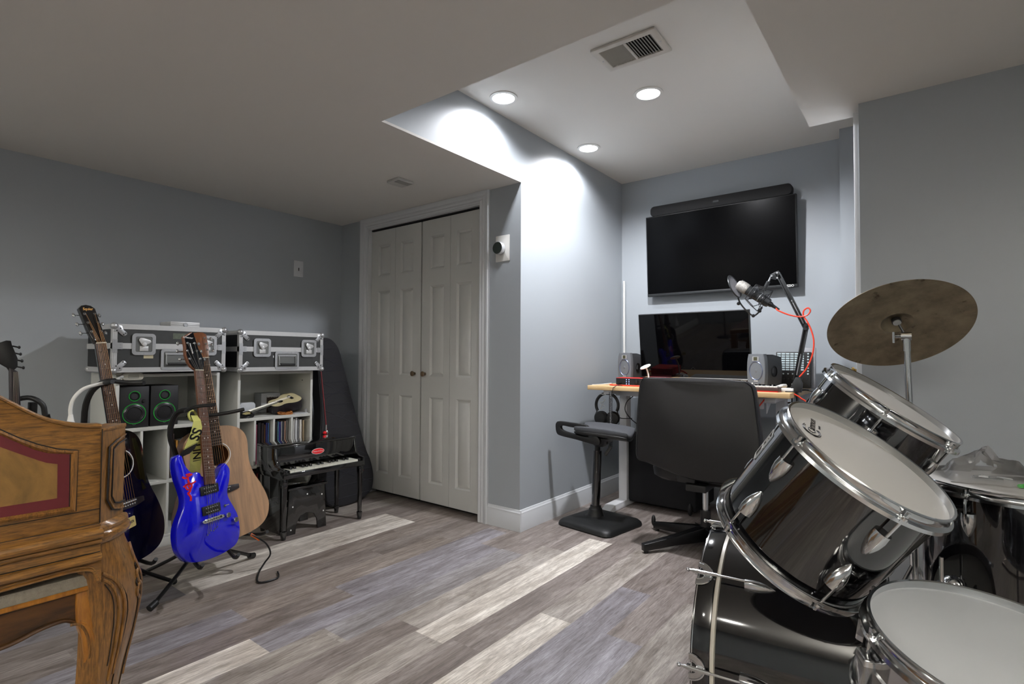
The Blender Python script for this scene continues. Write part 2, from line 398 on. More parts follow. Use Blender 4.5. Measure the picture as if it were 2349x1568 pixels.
def open_door():
    root = bpy.data.objects.new('door_3', None); col.objects.link(root); root['kind'] = 'structure'; root.location = (-.238, 2.71, 0)
    B().box(0, .0195, 0, .66, .01, 2.13).build('door_panel', TRIM, root, bevel=.001)
    kb = B().lathe([(.014, 0), (.014, .002), (.006, .004), (.006, .010), (.013, .012), (.014, .019), (.011, .022), (0, .0225)], 24, TR((0, .045, 1.02), (0, -PI/2, 0))).build('door_knob', BRASS, root); kb['label'] = 'round brass door knob'
open_door()
o = B().tube([(-1.962, 4.045, .9), (-1.962, 4.045, 1.697)], .009, 12).build('cable_cover', WHITEP)
tag(o, 'thin white vertical cable conduit running up the alcove corner', 'conduit')

# ---------------------------------------------------------------- ceiling lights
GLOW = mat('lamp_diffuser', (255, 255, 255), emis=9, var=0)
def downlight(x, y, z, power, label, group='recessed ceiling lights', size=170, blend=.45, rad=.05, rr=.078):
    t = thing('ceiling_light', label, 'ceiling light', (x, y, z), group)
    B().lathe([(rr*.78, .0), (rr*.8, -.006), (rr, -.004), (rr, 0), (rr*.78, 0)], 48).build('trim_ring', WHITEP, t)
    B().lathe([(0, -.001), (rr*.79, -.001), (rr*.79, .0)], 40).build('diffuser', GLOW, t)
    l = bpy.data.lights.new('lamp', 'SPOT'); l.energy = power; l.spot_size = math.radians(size); l.spot_blend = blend; l.shadow_soft_size = rad; l.color = (1, .965, .90) if group != 'recessed ceiling lights' else (.95, .955, 1)
    lo = bpy.data.objects.new('lamp', l); col.objects.link(lo); lo.parent = t; lo.location = (0, 0, -.012)
    return t
downlight(-1.848, 2.306, H2-.001, ALCOVE_W, 'recessed ceiling light nearest the low ceiling edge, beside the alcove wall', size=155)
downlight(-1.186, 2.744, H2-.001, ALCOVE_W*6, 'recessed ceiling light directly below the ceiling vent', size=165)
downlight(-1.828, 3.221, H2-.001, ALCOVE_W, 'recessed ceiling light furthest in, near the television wall', size=155)
for i, (x, y) in enumerate(((-2.3, -.6), (-.6, -1.4), (1.0, .3), (1.6, -1.8), (-2.4, -2.4))):
    downlight(x, y, H1-.001, ROOM_W, ('recessed light above the carved desk, behind the viewer', 'recessed light between the two added uplighters', 'recessed light over the right end of the main room', 'recessed light in the far right corner behind the viewer', 'recessed light in the far left corner behind the viewer')[i], 'lights of the main room', size=172, blend=.3, rad=.06)

def add_uplighter(x, y, power):  # unseen lamp added so that its bounce brightens the low ceiling
    t = thing('added_uplighter', 'added unseen uplighter for ceiling bounce on the '+('drum' if x > 0 else 'guitar')+' side behind the viewer', 'added fill light', (x, y, 0), 'added uplighters of the main room')
    B().lathe([(0, 0), (.14, 0), (.14, .02), (.02, .03), (.012, .05), (.012, 1.55), (.1, 1.6), (.15, 1.66), (.145, 1.66), (.09, 1.61), (0, 1.6)], 40).build('stand', BLACKM, t)
    l = bpy.data.lights.new('lamp', 'AREA'); l.energy = power; l.shape = 'DISK'; l.size = .24; l.color = (1, .965, .90)
    lo = bpy.data.objects.new('lamp', l); col.objects.link(lo); lo.parent = t; lo.location = (0, 0, 1.62); lo.rotation_euler = (PI, 0, 0)
add_uplighter(.9, -1.3, 185); add_uplighter(-2.9, -2.2, 60)
def ceiling_vent():
    t = thing('ceiling_vent', 'dusty white metal air vent with two banks of slats in the raised ceiling', 'vent', (-1.08, 2.3, H2))
    t.rotation_euler = (0, 0, .02)
    W_, D_ = .315, .215
    b = B(); b.ring([(-W_/2, -D_/2), (W_/2, -D_/2), (W_/2, D_/2), (-W_/2, D_/2)], [(-W_/2+.03, -D_/2+.03), (W_/2-.03, -D_/2+.03), (W_/2-.03, D_/2-.03), (-W_/2+.03, D_/2-.03)], -.012, 0)
    b.box(-.006, .006, -D_/2+.03, D_/2-.03, -.012, -.002)
    b.build('frame', mat('dusty_white_metal', (196, 192, 184), rough=.5, var=.12, scale=25), t, bevel=.003)
    B().box(-W_/2+.03, W_/2-.03, -D_/2+.03, D_/2-.03, -.0015, -.0005).build('duct_backing', BLACKP, t)
    SL = mat('vent_slat_metal', (150, 147, 138), rough=.5)
    for side in (-1, 1):
        for k in range(9):
            x = side*(.0145+k*.0135)
            B().cb((0, 0, 0), (.0108, D_-.06, .0012), TR((x, 0, -.006), (0, side*.6, 0))).build('slat', SL, t)
    for x in (-W_/2+.014, W_/2-.014): B().cyl((x, 0, -.013), (x, 0, -.011), .004).build('screw', STEEL, t)
ceiling_vent()
t = thing('smoke_alarm', 'flat square white cover on the low ceiling before the closet doors', 'ceiling cover', (-2.585, 2.2, H1))
B().prism(rrect(.12, .12, .008), -.016, 0, TR((0, 0, 0), (0, 0, -.06))).build('cover_plate', mat('cover_white', (188, 188, 184), rough=.5), t, bevel=.003)
B().prism(rrect(.05, .10, .004), -.018, -.015, TR((.03, 0, 0), (0, 0, -.06))).build('grille', mat('cover_grille', (150, 150, 146), rough=.6), t)

# wall plate on left wall
t = thing('switch_plate', 'white wall plate with a small dark slot on the left wall', 'wall plate', frame((XL, 2.28, 1.747), (0, 1, 0), (0, 0, 1), (1, 0, 0)))
B().prism(rrect(.078, .124, .005), 0, .006).build('plate', TRIM, t, bevel=.002)
B().box(-.003, .004, -.016, .008, .0055, .0075).build('slot', BLACKM, t)
# thermostat
t = thing('thermostat', 'round dark thermostat with a steel rim on a white wall plate', 'thermostat', frame((-2.135, YC, 1.762), (1, 0, 0), (0, 0, 1), (0, -1, 0)))
B().prism(rrect(.112, .168, .005), 0, .006).build('plate', WHITEP, t, bevel=.002)
B().lathe([(.036, .006), (.041, .012), (.041, .036), (.038, .04)], 48, TR((-.015, 0, 0))).build('rim', STEEL, t)
B().lathe([(0, .0405), (.037, .0405), (.039, .036)], 48, TR((-.015, 0, 0))).build('display', mat('thermostat_glass', (38, 46, 42), rough=.1, coat=.5), t)

# ================================================================ DRUM KIT
def lug(b, c, rad, tan, axd, L_=.056, w=.0155, d=.02):
    """bullet shaped lug: c at the rod end on the shell, runs along axd"""
    c, rad, tan, axd = Vector(c), Vector(rad), Vector(tan), Vector(axd); rings = []
    for t, fw, fd in ((0, 1, .92), (.25, 1.05, 1), (.5, .92, .92), (.75, .62, .7), (.92, .3, .42), (1, .05, .15)):
        rings.append([c+axd*(L_*t)+tan*(w*fw*math.cos(a))+rad*(d*fd*max(0, math.sin(a))-.001) for a in [PI*k/10 for k in range(11)]])
    b.loft(rings)
def hoop_profile(r, z, s=1):
    """flanged steel hoop; z = lip height, s = +1 lip up, -1 lip down"""
    return [(r-.003, z), (r+.001, z+s*.001), (r+.0025, z-s*.001), (r+.0005, z-s*.004), (r+.0005, z-s*.016), (r+.003, z-s*.0185), (r+.0095, z-s*.02), (r+.0105, z-s*.027), (r+.009, z-s*.027), (r+.008, z-s*.0215), (r-.002, z-s*.0195), (r-.002, z-s*.003), (r-.003, z)]
def tom(name, label, cat, top, n, r, L_, nl, a0, shell=BLACKG, head=HEADW, full_rods=False, group=None, lug_len=.058, boxy=False):
    u, v, n = basis(n); o = Vector(top)-n*L_
    t = thing(name, label, cat, frame(o, u, v, n), group)
    b = B(); b.lathe([(r-.012, .02), (r-.006, .014), (r-.006, L_-.014), (r-.012, L_-.02)], 96); b.build('shell', shell, t)
    B().lathe([(0, L_-.010), (r-.018, L_-.0102), (r-.009, L_-.0125), (r-.002, L_-.014), (r-.002, L_-.018), (0, L_-.016)], 96).build('drum_head', head, t)
    B().lathe([(0, .012), (r-.018, .0102), (r-.004, .014), (r-.004, .02), (0, .018)], 72).build('resonant_head', mat('clear_head', (120, 120, 122), rough=.2), t)
    B().lathe(hoop_profile(r, L_), 96).build('top_hoop', CHROME, t, ang=50)
    B().lathe(hoop_profile(r, 0, -1), 96).build('bottom_hoop', CHROME, t, ang=50)
    for k in range(nl):
        a = math.radians(a0+360*k/nl); rad = Vector((math.cos(a), math.sin(a), 0)); tan = Vector((-math.sin(a), math.cos(a), 0)); Z = Vector((0, 0, 1))
        for s, zl in ((1, L_), (-1, 0)):
            c = rad*(r-.007)+Z*(zl-s*(.05 if boxy else .062))
            b = B()
            if boxy: b.prism(rrect(.036, .052, .004), -.004, .024, frame(c-Z*s*.026, tan, Z, rad)); lg = b.build('lug', CHROME, t, bevel=.003)
            else: lug(b, c, rad, tan, -Z*s, lug_len); lg = b.build('lug', CHROME, t)
            b = B(); p = rad*(r+.0065)
            b.cyl(p+Z*(zl-s*.064), p+Z*(zl-s*.012), .0028, seg=10); b.cyl(p+Z*(zl-s*.0195), p+Z*(zl-s*.014), .0062, seg=12); b.cyl(p+Z*(zl-s*.014), p+Z*(zl-s*.004), .0036, seg=4)
            b.box(-.007, .007, -.004, .004, -.003, .003, frame(p+Z*(zl-s*.021), tan, rad, Z))
            b.build('tension_rod', CHROME, lg)
    return t, r, L_
t1, _, _ = tom('tom_drum', 'black rack tom with a white head printed with a curled black logo', 'drum', (-.095, 1.271, .881), (.57, -.112, .814), .163, .268, 5, 152)
def wordmark(t, r, z):
    """the printed maker's mark near the rim of the front tom's head"""
    a = math.radians(112); c = Vector((math.cos(a), math.sin(a), 0)); M = frame(c*(r*.66)+Vector((0, 0, z)), (-c.y, c.x, 0), (-c.x, -c.y, 0), (0, 0, 1)) @ Matrix.Rotation(PI, 4, 'Z') @ Matrix.Scale(.66, 4)
    b = B(); b.text('ammon', .034, M @ Matrix.Translation((.024, 0, 0)), .0004, 'CENTER', bold=.0004)
    for R_, a0, a1 in ((.036, 55, 320), (.030, 60, 330), (.014, 40, 350)):
        pts = [(R_*1.05*math.cos(math.radians(q))-.034, R_*.8*math.sin(math.radians(q)), 0) for q in range(a0, a1, 10)]
        b.tube(pts, .0011, 4, M=M)
    b.text('DRUMS', .009, M @ Matrix.Translation((.03, -.024, 0)), .0004)
    b.build('logo', BLACKM, t)
wordmark(t1, .163, .268-.0098)
t2, _, _ = tom('tom_drum', 'black rack tom behind the front one, turned nearly edge on', 'drum', (-.069, 1.691, .963), (.569, -.044, .821), .163, .255, 6, 125)
def shell_bracket(t, r, z, a):
    a = math.radians(a); c = Vector((math.cos(a), math.sin(a), 0)); tn = Vector((-c.y, c.x, 0)); Z = Vector((0, 0, 1)); M = frame(c*(r-.008)+Z*z, tn, Z, c)
    b = B(); b.prism(rrect(.05, .06, .012), 0, .008, M); b.cyl((0, 0, 0), (0, 0, .03), .013, M=M); b.cyl((-.022, .0, .022), (.022, 0, .022), .006, seg=12, M=M); b.box(.022, .028, -.012, .012, .016, .028, M); b.build('mount_bracket', CHROME, t)
shell_bracket(t2, .163, .13, 152)
def shell_badge(t, r, z, a):
    a = math.radians(a); c = Vector((math.cos(a), math.sin(a), 0)); tn = Vector((-c.y, c.x, 0)); M = frame(c*(r-.0058)+Vector((0, 0, z)), tn, (0, 0, 1), c)
    b = B(); b.ring(rrect(.04, .07, .002, 1), rrect(.034, .064, .001, 1), 0, .001, M); b.box(-.017, .017, -.006, -.003, 0, .001, M); b.text('G', .02, M @ TR((0, .014, .0006)), .0005); b.build('badge', mat('silver_print2', (190, 190, 188), rough=.4), t)
shell_badge(t1, .163, .17, 112)
t3, _, _ = tom('floor_tom', 'large black floor tom with a plastic bag lying on its head', 'drum', (.185, 1.893, .758), (0, 0, 1), .208, .42, 8, 12)
for k in range(3):
    a = math.radians(196+120*k); c = Vector((math.cos(a), math.sin(a), 0)); p = c*(.235)
    b = B(); b.tube([tuple(p+Vector((0, 0, .24))), tuple(p+Vector((0, 0, -.2))), tuple(p+c*.05+Vector((0, 0, -.305))), tuple(p+c*.05+Vector((0, 0, -.32)))], .005, 10); fl = b.build('leg', CHROME, t3)
    b = B(); b.sphere(tuple(c*.207+Vector((0, 0, .16))), .026, (1, 1, 1.25)); b.cyl(c*.2+Vector((0, 0, .16)), c*.25+Vector((0, 0, .16)), .012); b.cyl(p+Vector((0, 0, .14)), p+Vector((0, 0, .18)), .0095)
    tn = Vector((-c.y, c.x, 0)); q = c*.24+Vector((0, 0, .155)); b.cyl(q, q+tn*.035, .005, seg=10); b.cb((0, 0, 0), (.006, .036, .018), frame(q+tn*.04, tn, Vector((0, 0, 1)), c)); b.build('leg_bracket', CHROME, t3)
    B().cyl(p+c*.05+Vector((0, 0, -.338)), p+c*.05+Vector((0, 0, -.3)), .011, .009).build('rubber_foot', RUBBER, fl)
SN = mat('snare_chrome_shell', (190, 190, 192), rough=.14, metal=1, var=.05)
t4, _, _ = tom('snare_drum', 'chrome snare drum with a white head at the front corner', 'drum', (.094, 1.129, .625), (.152, -.105, .983), .182, .16, 8, 295, shell=SN, head=HEADN, boxy=True)
B().lathe([(.174, .070), (.180, .075), (.180, .085), (.174, .090)], 96).build('shell_bead', SN, t4)
def snare_stand():
    t = thing('snare_stand', 'chrome tripod stand carrying the snare drum', 'drum stand', (.06, 1.155, 0))
    B().cyl((0, 0, .1), (0, 0, .43), .011).build('tube', CHROME, t)
    for k in range(3):
        a = math.radians(30+120*k); c = Vector((math.cos(a), math.sin(a), 0))
        B().tube([(0, 0, .2), tuple(c*.12+Vector((0, 0, .1))), tuple(c*.24+Vector((0, 0, .008)))], .006, 8).build('leg', CHROME, t)
        B().tube([(0, 0, .41), tuple(c*.1+Vector((0, 0, .43))), tuple(c*.17+Vector((.01*c.x, 0, .455)))], .005, 8).build('basket_arm', CHROME, t)
snare_stand()
def bass_drum():
    yaw = .105; ax = Vector((math.cos(yaw), math.sin(yaw), 0)); u, v, n = basis(ax)
    t = thing('bass_drum', 'black bass drum lying on its side under the rack toms', 'drum', frame(Vector((-.507, 1.63, .29)), u, v, n))
    r, L_ = .279, .42
    B().lathe([(r-.01, .03), (r-.006, .03), (r-.006, L_-.03), (r-.01, L_-.03)], 128).build('shell', BLACKG, t)
    for z, hw, s in ((0, .045, 1), (L_, -.045, -1)):
        b = B().m(BLACKG); b.lathe([(r-.02, z), (r+.0055, z), (r+.0065, z+hw*.1), (r+.0065, z+hw*.9), (r+.0055, z+hw), (r-.004, z+hw), (r-.02, z)], 128)
        b.m(CHROME); b.lathe([(r+.006, z+hw*.04), (r+.0078, z+hw*.06), (r+.0078, z+hw*.12), (r+.006, z+hw*.14)], 128)
        b.m(mat('ivory_stripe', (205, 200, 188), rough=.3)); b.lathe([(r-.005, z+hw*1.0), (r+.0015, z+hw*1.02), (r+.0015, z+hw*1.22), (r-.006, z+hw*1.26)], 128)
        b.build('hoop', None, t)
        B().lathe([(0, z+s*.012), (r-.012, z+s*.012), (r-.008, z+s*.02)], 96).build('drum_head', BLACKP if s > 0 else HEADW, t)
    for k in range(8):
        a = math.radians(42+45*k); rad = Vector((math.cos(a), math.sin(a), 0)); tan = Vector((-math.sin(a), math.cos(a), 0)); Z = Vector((0, 0, 1))
        for s, ze in ((1, 0), (-1, L_)):
            b = B(); lug(b, rad*(r-.007)+Z*(ze+s*.115), rad, tan, Z*s, .07, .014, .024); lg = b.build('lug', CHROME, t)
            b = B(); p = rad*(r+.014); M = frame(p+Z*ze, tan, Z*s, rad)
            b.cyl(p+Z*(ze-s*.022), p+Z*(ze+s*.118), .0032, seg=10); b.cyl(p+Z*(ze-s*.012), p+Z*(ze+s*.05), .0048, seg=10); b.sphere(tuple(p+Z*(ze-s*.024)), .0055, seg=10)
            b.build('tension_rod', CHROME, lg)
            b = B(); out = [(.03*math.cos(q), .036*math.sin(q)) for q in [PI*j/16 for j in range(17)]]; inn = [(.016*math.cos(q), .02*math.sin(q)) for q in [PI*j/16 for j in range(17)]]
            b.ring(out+[(-.031, -.002), (.031, -.002)], inn+[(-.017, -.002), (.017, -.002)], -.009, -.0055, M); b.tube([(x, y, -.006) for x, y in out], .003, 6, M=M); b.tube([(x, y, -.006) for x, y in inn], .002, 6, M=M)
            b.box(-.006, .006, -.006, .036, -.008, .001, M)
            b.build('claw_hook', CHROME, t)
    Minv = t.matrix_world.inverted()
    for sx in (-1, 1):
        b = B(); b.tube([tuple(Minv @ Vector(p)) for p in ((-.17, 1.66+sx*.26, .30), (-.17, 1.66+sx*.31, .15), (-.18, 1.66+sx*.35, .006))], .006, 8); b.build('spur', CHROME, t)
    return t
bass_drum()
def tom_mount():
    t = thing('tom_mount', 'chrome double tom holder on top of the bass drum', 'drum hardware', (-.30, 1.64, .575))
    b = B(); b.cyl((0, 0, -.01), (0, 0, .02), .03); b.cyl((0, 0, 0), (0, 0, .12), .012); b.build('post', CHROME, t)
    for s in (-1, 1):
        b = B(); e = Vector((-.03, -.2, .16)) if s < 0 else Vector((-.02, .04, .26)); b.tube([(0, 0, .11), (0, s*.03, .13), tuple(e)], .008, 10); b.build('arm', CHROME, t)
tom_mount()
def cymbal():
    c = Vector((-.075, 2.161, 1.185)); n = Vector((-.231, .601, .765)).normalized(); u, v, n = basis(n)
    t = thing('cymbal', 'large tarnished bronze crash cymbal tilted on its stand, seen from beneath', 'cymbal', frame(c, u, v, n))
    R_ = .2035; prof = [(.006, .024), (.02, .023), (.032, .017), (.04, .008), (.046, .004)]+[(.05+(R_-.05)*k/14, .004-.014*(k/14)**1.4+.002*(1-k/14)) for k in range(15)]
    prof2 = [(r, z-.0014) for r, z in reversed(prof)]
    m = bpy.data.materials.new('cymbal_bronze'); m.use_nodes = True; nt = m.node_tree; L = nt.links.new; b_ = nt.nodes['Principled BSDF']
    tc = nt.nodes.new('ShaderNodeTexCoord')
    n1 = nt.nodes.new('ShaderNodeTexNoise'); n1.inputs['Scale'].default_value = 14; n1.inputs['Detail'].default_value = 6; n1.inputs['Roughness'].default_value = .6; L(tc.outputs['Object'], n1.inputs['Vector'])
    r1 = nt.nodes.new('ShaderNodeValToRGB'); e = r1.color_ramp.elements; e[0].position = .3; e[0].color = (*s2l((112, 100, 82)), 1); e[1].position = .7; e[1].color = (*s2l((158, 146, 122)), 1); L(n1.outputs['Fac'], r1.inputs[0])
    ln = nt.nodes.new('ShaderNodeVectorMath'); ln.operation = 'LENGTH'; L(tc.outputs['Object'], ln.inputs[0])
    sn = nt.nodes.new('ShaderNodeMath'); sn.operation = 'MULTIPLY'; sn.inputs[1].default_value = 1300; L(ln.outputs['Value'], sn.inputs[0])
    si = nt.nodes.new('ShaderNodeMath'); si.operation = 'SINE'; L(sn.outputs[0], si.inputs[0])
    bp = nt.nodes.new('ShaderNodeBump'); bp.inputs['Strength'].default_value = .12; bp.inputs['Distance'].default_value = .0008; L(si.outputs[0], bp.inputs['Height']); L(bp.outputs[0], b_.inputs['Normal'])
    n2 = nt.nodes.new('ShaderNodeTexNoise'); n2.inputs['Scale'].default_value = 26; n2.inputs['Detail'].default_value = 3; L(tc.outputs['Object'], n2.inputs['Vector'])
    r2 = nt.nodes.new('ShaderNodeValToRGB'); e = r2.color_ramp.elements; e[0].position = .28; e[0].color = (.35, .3, .26, 1); e[1].position = .36; e[1].color = (1, 1, 1, 1); L(n2.outputs['Fac'], r2.inputs[0])
    mx = nt.nodes.new('ShaderNodeMix'); mx.data_type = 'RGBA'; mx.blend_type = 'MULTIPLY'; mx.inputs[0].default_value = 1; L(r1.outputs[0], mx.inputs[6]); L(r2.outputs[0], mx.inputs[7])
    L(mx.outputs[2], b_.inputs['Base Color']); b_.inputs['Metallic'].default_value = .8; b_.inputs['Roughness'].default_value = .42
    B().lathe(prof+prof2+[prof[0]], 128).build('cymbal_plate', m, t, ang=60)
    b = B(); b.lathe([(0, .018), (.014, .018), (.014, .006), (0, .006)], 24); b.build('felt_washer', BLACKP, t)
    B().lathe([(0, .0065), (.0115, .006), (.0115, .002), (0, .002)], 24).build('metal_cup', STEEL, t)
cymbal()
def cymbal_stand():
    t = thing('cymbal_stand', 'chrome cymbal stand rising behind the rack toms', 'cymbal stand', (-.04, 2.17, 0))
    c = Vector((-.075, 2.161, 1.185))-Vector((-.04, 2.17, 0)); n = Vector((-.231, .601, .765)).normalized(); j = Vector((-.012, 0, 1.14))
    B().tube([(0, 0, .62), tuple(j)], .0095, 16).build('upper_tube', CHROME, t)
    B().cyl((0, 0, .12), (0, 0, .64), .0125).build('lower_tube', CHROME, t)
    b = B(); b.cyl((0, 0, .6), (0, 0, .65), .018); b.cb((.024, 0, .62), (.02, .006, .02)); b.build('height_clamp', CHROME, t)
    b = B(); b.cyl(tuple(j+Vector((-.014, 0, .004))), tuple(j+Vector((.014, 0, .004))), .014); b.cyl(tuple(j-Vector((0, 0, .045))), tuple(j), .0115, .012); b.build('tilter', CHROME, t)
    b = B(); b.cyl(tuple(j+Vector((-.03, 0, .004))), tuple(j+Vector((-.014, 0, .004))), .006, seg=10); b.cb((0, 0, 0), (.006, .014, .036), Matrix.Translation(j+Vector((-.034, -.004, 0)))); b.build('wing_nut', CHROME, t)
    B().tube([tuple(j), tuple(c+n*.022)], .004, 10).build('threaded_rod', GREYM, t)
    for k in range(3):
        a = math.radians(100+120*k); cc = Vector((math.cos(a), math.sin(a), 0))
        cl = B().tube([(0, 0, .42), tuple(cc*.13+Vector((0, 0, .2))), tuple(cc*.25+Vector((0, 0, .01)))], .006, 8).build('leg', CHROME, t)
        B().tube([(0, 0, .14), tuple(cc*.13+Vector((0, 0, .2)))], .004, 8).build('brace', CHROME, t)
        B().sphere(tuple(cc*.25+Vector((0, 0, .011))), .011, (1, 1, 1), 12).build('rubber_foot', RUBBER, cl)
cymbal_stand()
def plastic_bag():
    """crumpled clear bag: displaced ridge sheet lying on the floor tom"""
    rnd = random.Random(4); nx, ny = 26, 18; b = B(); V = []
    top = [[0]*ny for _ in range(nx)]
    for i in range(nx):
        row = []
        for j in range(ny):
            s, q = i/(nx-1), j/(ny-1); x = (s-.5)*.21; y = (q-.5)*.18
            h = .085*max(0, 1-abs(s-.42)*2.6)*(math.sin(PI*q)**.7)+.035*max(0, 1-abs(s-.78)*4)*math.sin(PI*q)+.03*max(0, 1-abs(s-.1)*6)*math.sin(PI*q)
            h += .007*(math.sin(13*s+7*q)+math.sin(15*q-9*s)+.5*abs(math.sin(19*s+5*q)))*math.sin(PI*q)*math.sin(PI*s)
            row.append(b.bm.verts.new((x+rnd.uniform(-.002, .002), y+rnd.uniform(-.002, .002), max(.0008, h))))
        V.append(row)
    for i in range(nx-1):
        for j in range(ny-1): b._f([V[i][j], V[i+1][j], V[i+1][j+1], V[i][j+1]])
    m = bpy.data.materials.new('clear_plastic'); m.use_nodes = True; nt = m.node_tree; L = nt.links.new
    for n_ in list(nt.nodes):
        if n_.type != 'OUTPUT_MATERIAL': nt.nodes.remove(n_)
    out = [n_ for n_ in nt.nodes if n_.type == 'OUTPUT_MATERIAL'][0]
    tr = nt.nodes.new('ShaderNodeBsdfTransparent'); gl = nt.nodes.new('ShaderNodeBsdfGlossy'); gl.inputs['Roughness'].default_value = .08; df = nt.nodes.new('ShaderNodeBsdfDiffuse'); df.inputs[0].default_value = (.9, .92, .94, 1)
    fr = nt.nodes.new('ShaderNodeFresnel'); fr.inputs[0].default_value = 1.42
    m1 = nt.nodes.new('ShaderNodeMixShader'); m1.inputs[0].default_value = .05; L(tr.outputs[0], m1.inputs[1]); L(df.outputs[0], m1.inputs[2])
    m2 = nt.nodes.new('ShaderNodeMixShader'); L(fr.outputs[0], m2.inputs[0]); L(m1.outputs[0], m2.inputs[1]); L(gl.outputs[0], m2.inputs[2]); L(m2.outputs[0], out.inputs[0])
    t = thing('plastic_bag', 'crumpled clear plastic bag of metal parts lying on the floor tom head', 'bag', TR((.135, 1.93, .7492), (0, 0, .15)))
    b.build('film', m, t, ang=20)
    b = B()
    for k in range(7): a = rnd.uniform(0, 3); x, y = rnd.uniform(-.06, .0), rnd.uniform(-.05, -.02); b.tube([(x, y, .006+k*.0015), (x+.05*math.cos(a*.3), y+.02*math.sin(a), .005+k*.001)], .0025, 6)
    b.build('metal_parts', STEEL, t)
    b = B(); b.tube([(.03, -.085, .004), (.07, -.062, .006), (.115, -.05, .004)], .0045, 4); b.box(.03, .085, -.09, -.075, .001, .0025); b.build('green_seal_strip', mat('green_strip', (96, 190, 96), rough=.4), t)
plastic_bag()

# ================================================================ ALCOVE
def television():
    t = thing('television', 'wall mounted black flat television above the desk', 'television', TR((-1.205, 3.985, 1.858), (.055, 0, .0)))
    w_, h_ = 1.06, .622
    b = B(); b.box(-w_/2, w_/2, -.008, .028, -h_/2, h_/2); b.box(-.38, .38, .028, .05, -.22, .16); b.build('housing', BLACKP, t, bevel=.003)
    B().box(-w_/2+.007, w_/2-.007, -.0086, -.0075, -h_/2+.022, h_/2-.007).build('screen', TVSCREEN, t)
    B().box(-w_/2+.001, w_/2-.001, -.011, -.0055, -h_/2+.001, -h_/2+.02).build('lower_bezel', GREYM, t, bevel=.002)
    B().text('VIZIO', .021, frame((w_/2-.05, -.0112, -h_/2+.0105), (1, 0, 0), (0, 0, 1), (0, -1, 0)), .0006, bold=.0005).build('logo', WHITET, t)
    B().box(-.1, .1, .05, .069, -.12, .12).build('wall_bracket', BLACKM, t)
television()
t = thing('soundbar', 'long black soundbar fixed along the top of the television', 'soundbar', TR((-1.2, 3.99, 2.208)))
B().prism(rrect(1.0, .078, .03, 6), -.035, .025, MY).build('body', mat('soundbar_cloth', (13, 13, 14), rough=.7, bump=.3, bscale=600), t, bevel=.004)
B().box(-.02, .02, -.0262, -.0255+.0, -.008, .006, Matrix.Translation((0, 0, 0))).build('badge', GREYM, t)
B().box(-.04, .04, .03, .079, -.02, .02).build('bracket', BLACKM, t)

DZ, DX0, DX1, DY0, DY1 = .876, -1.875, -.60, 3.29, 3.97
def desk():
    t = thing('standing_desk', 'height adjustable desk with a pale pine top and white steel legs', 'desk', ((DX0+DX1)/2, (DY0+DY1)/2, 0))
    cx, cy = (DX0+DX1)/2, (DY0+DY1)/2
    B().box(DX0-cx, DX1-cx, DY0-cy, DY1-cy, DZ-.03, DZ).build('desktop', PINE, t, bevel=.003)
    b = B(); b.box(-.52, .52, -.15, -.11, DZ-.075, DZ-.03); b.box(-.52, .52, .1, .14, DZ-.075, DZ-.03)
    for s in (-1, 1): b.box(s*.52-.03, s*.52+.03, -.27, .27, DZ-.06, DZ-.03)
    b.build('under_frame', WHITEM, t, bevel=.003)
    for s in (-1, 1):
        x = s*.525; b = B(); b.cb((x, .02, .46), (.055, .075, .74)); b.cb((x, .02, .25), (.064, .085, .46)); b.build('leg', WHITEM, t, bevel=.004)
        out = [(-.29, 0), (.29, 0), (.29, .02), (.24, .045), (-.22, .045), (-.29, .018)]
        B().prism(out, x-.036, x+.036, MX).build('foot', WHITEM, t, bevel=.003)
    b = B(); b.box(.41, .46, -.17, -.14, DZ-.11, DZ-.03); b.prism([(-.14, DZ-.075), (-.02, DZ-.075), (-.14, DZ-.14)], .47, .475, MX); b.build('bracket', WHITEM, t, bevel=.002)
    b = B(); b.box(-.30, .30, .10, .2, DZ-.2, DZ-.08); b.build('cable_tray', WHITEM, t, bevel=.003)
desk()
def monitor():
    t = thing('monitor', 'wide glossy black monitor standing on the pine desk', 'monitor', TR((-1.283, 3.70, DZ), (0, 0, -.01)))
    M = TR((0, -.005, .275), (.12, 0, 0)); w_, h_ = .765, .47
    B().box(-w_/2, w_/2, -.006, .022, -h_/2, h_/2, M).build('housing', BLACKP, t, bevel=.003)
    B().box(-w_/2+.006, w_/2-.006, -.0068, -.006, -h_/2+.018, h_/2-.006, M).build('screen', SCREEN, t)
    B().box(-w_/2, w_/2, -.009, -.004, -h_/2+.012, -h_/2+.017, M).build('chrome_strip', CHROME, t)
    B().text('VIZIO', .014, M @ frame((w_/2-.05, -.0075, -h_/2+.006), (1, 0, 0), (0, 0, 1), (0, -1, 0)), .0006).build('logo', WHITET, t)
    b = B(); b.prism(rrect(.3, .18, .03), 0, .008, TR((0, .02, 0))); b.box(-.03, .03, .02, .045, .005, .18); b.build('stand', BLACKM, t, bevel=.003)
monitor()
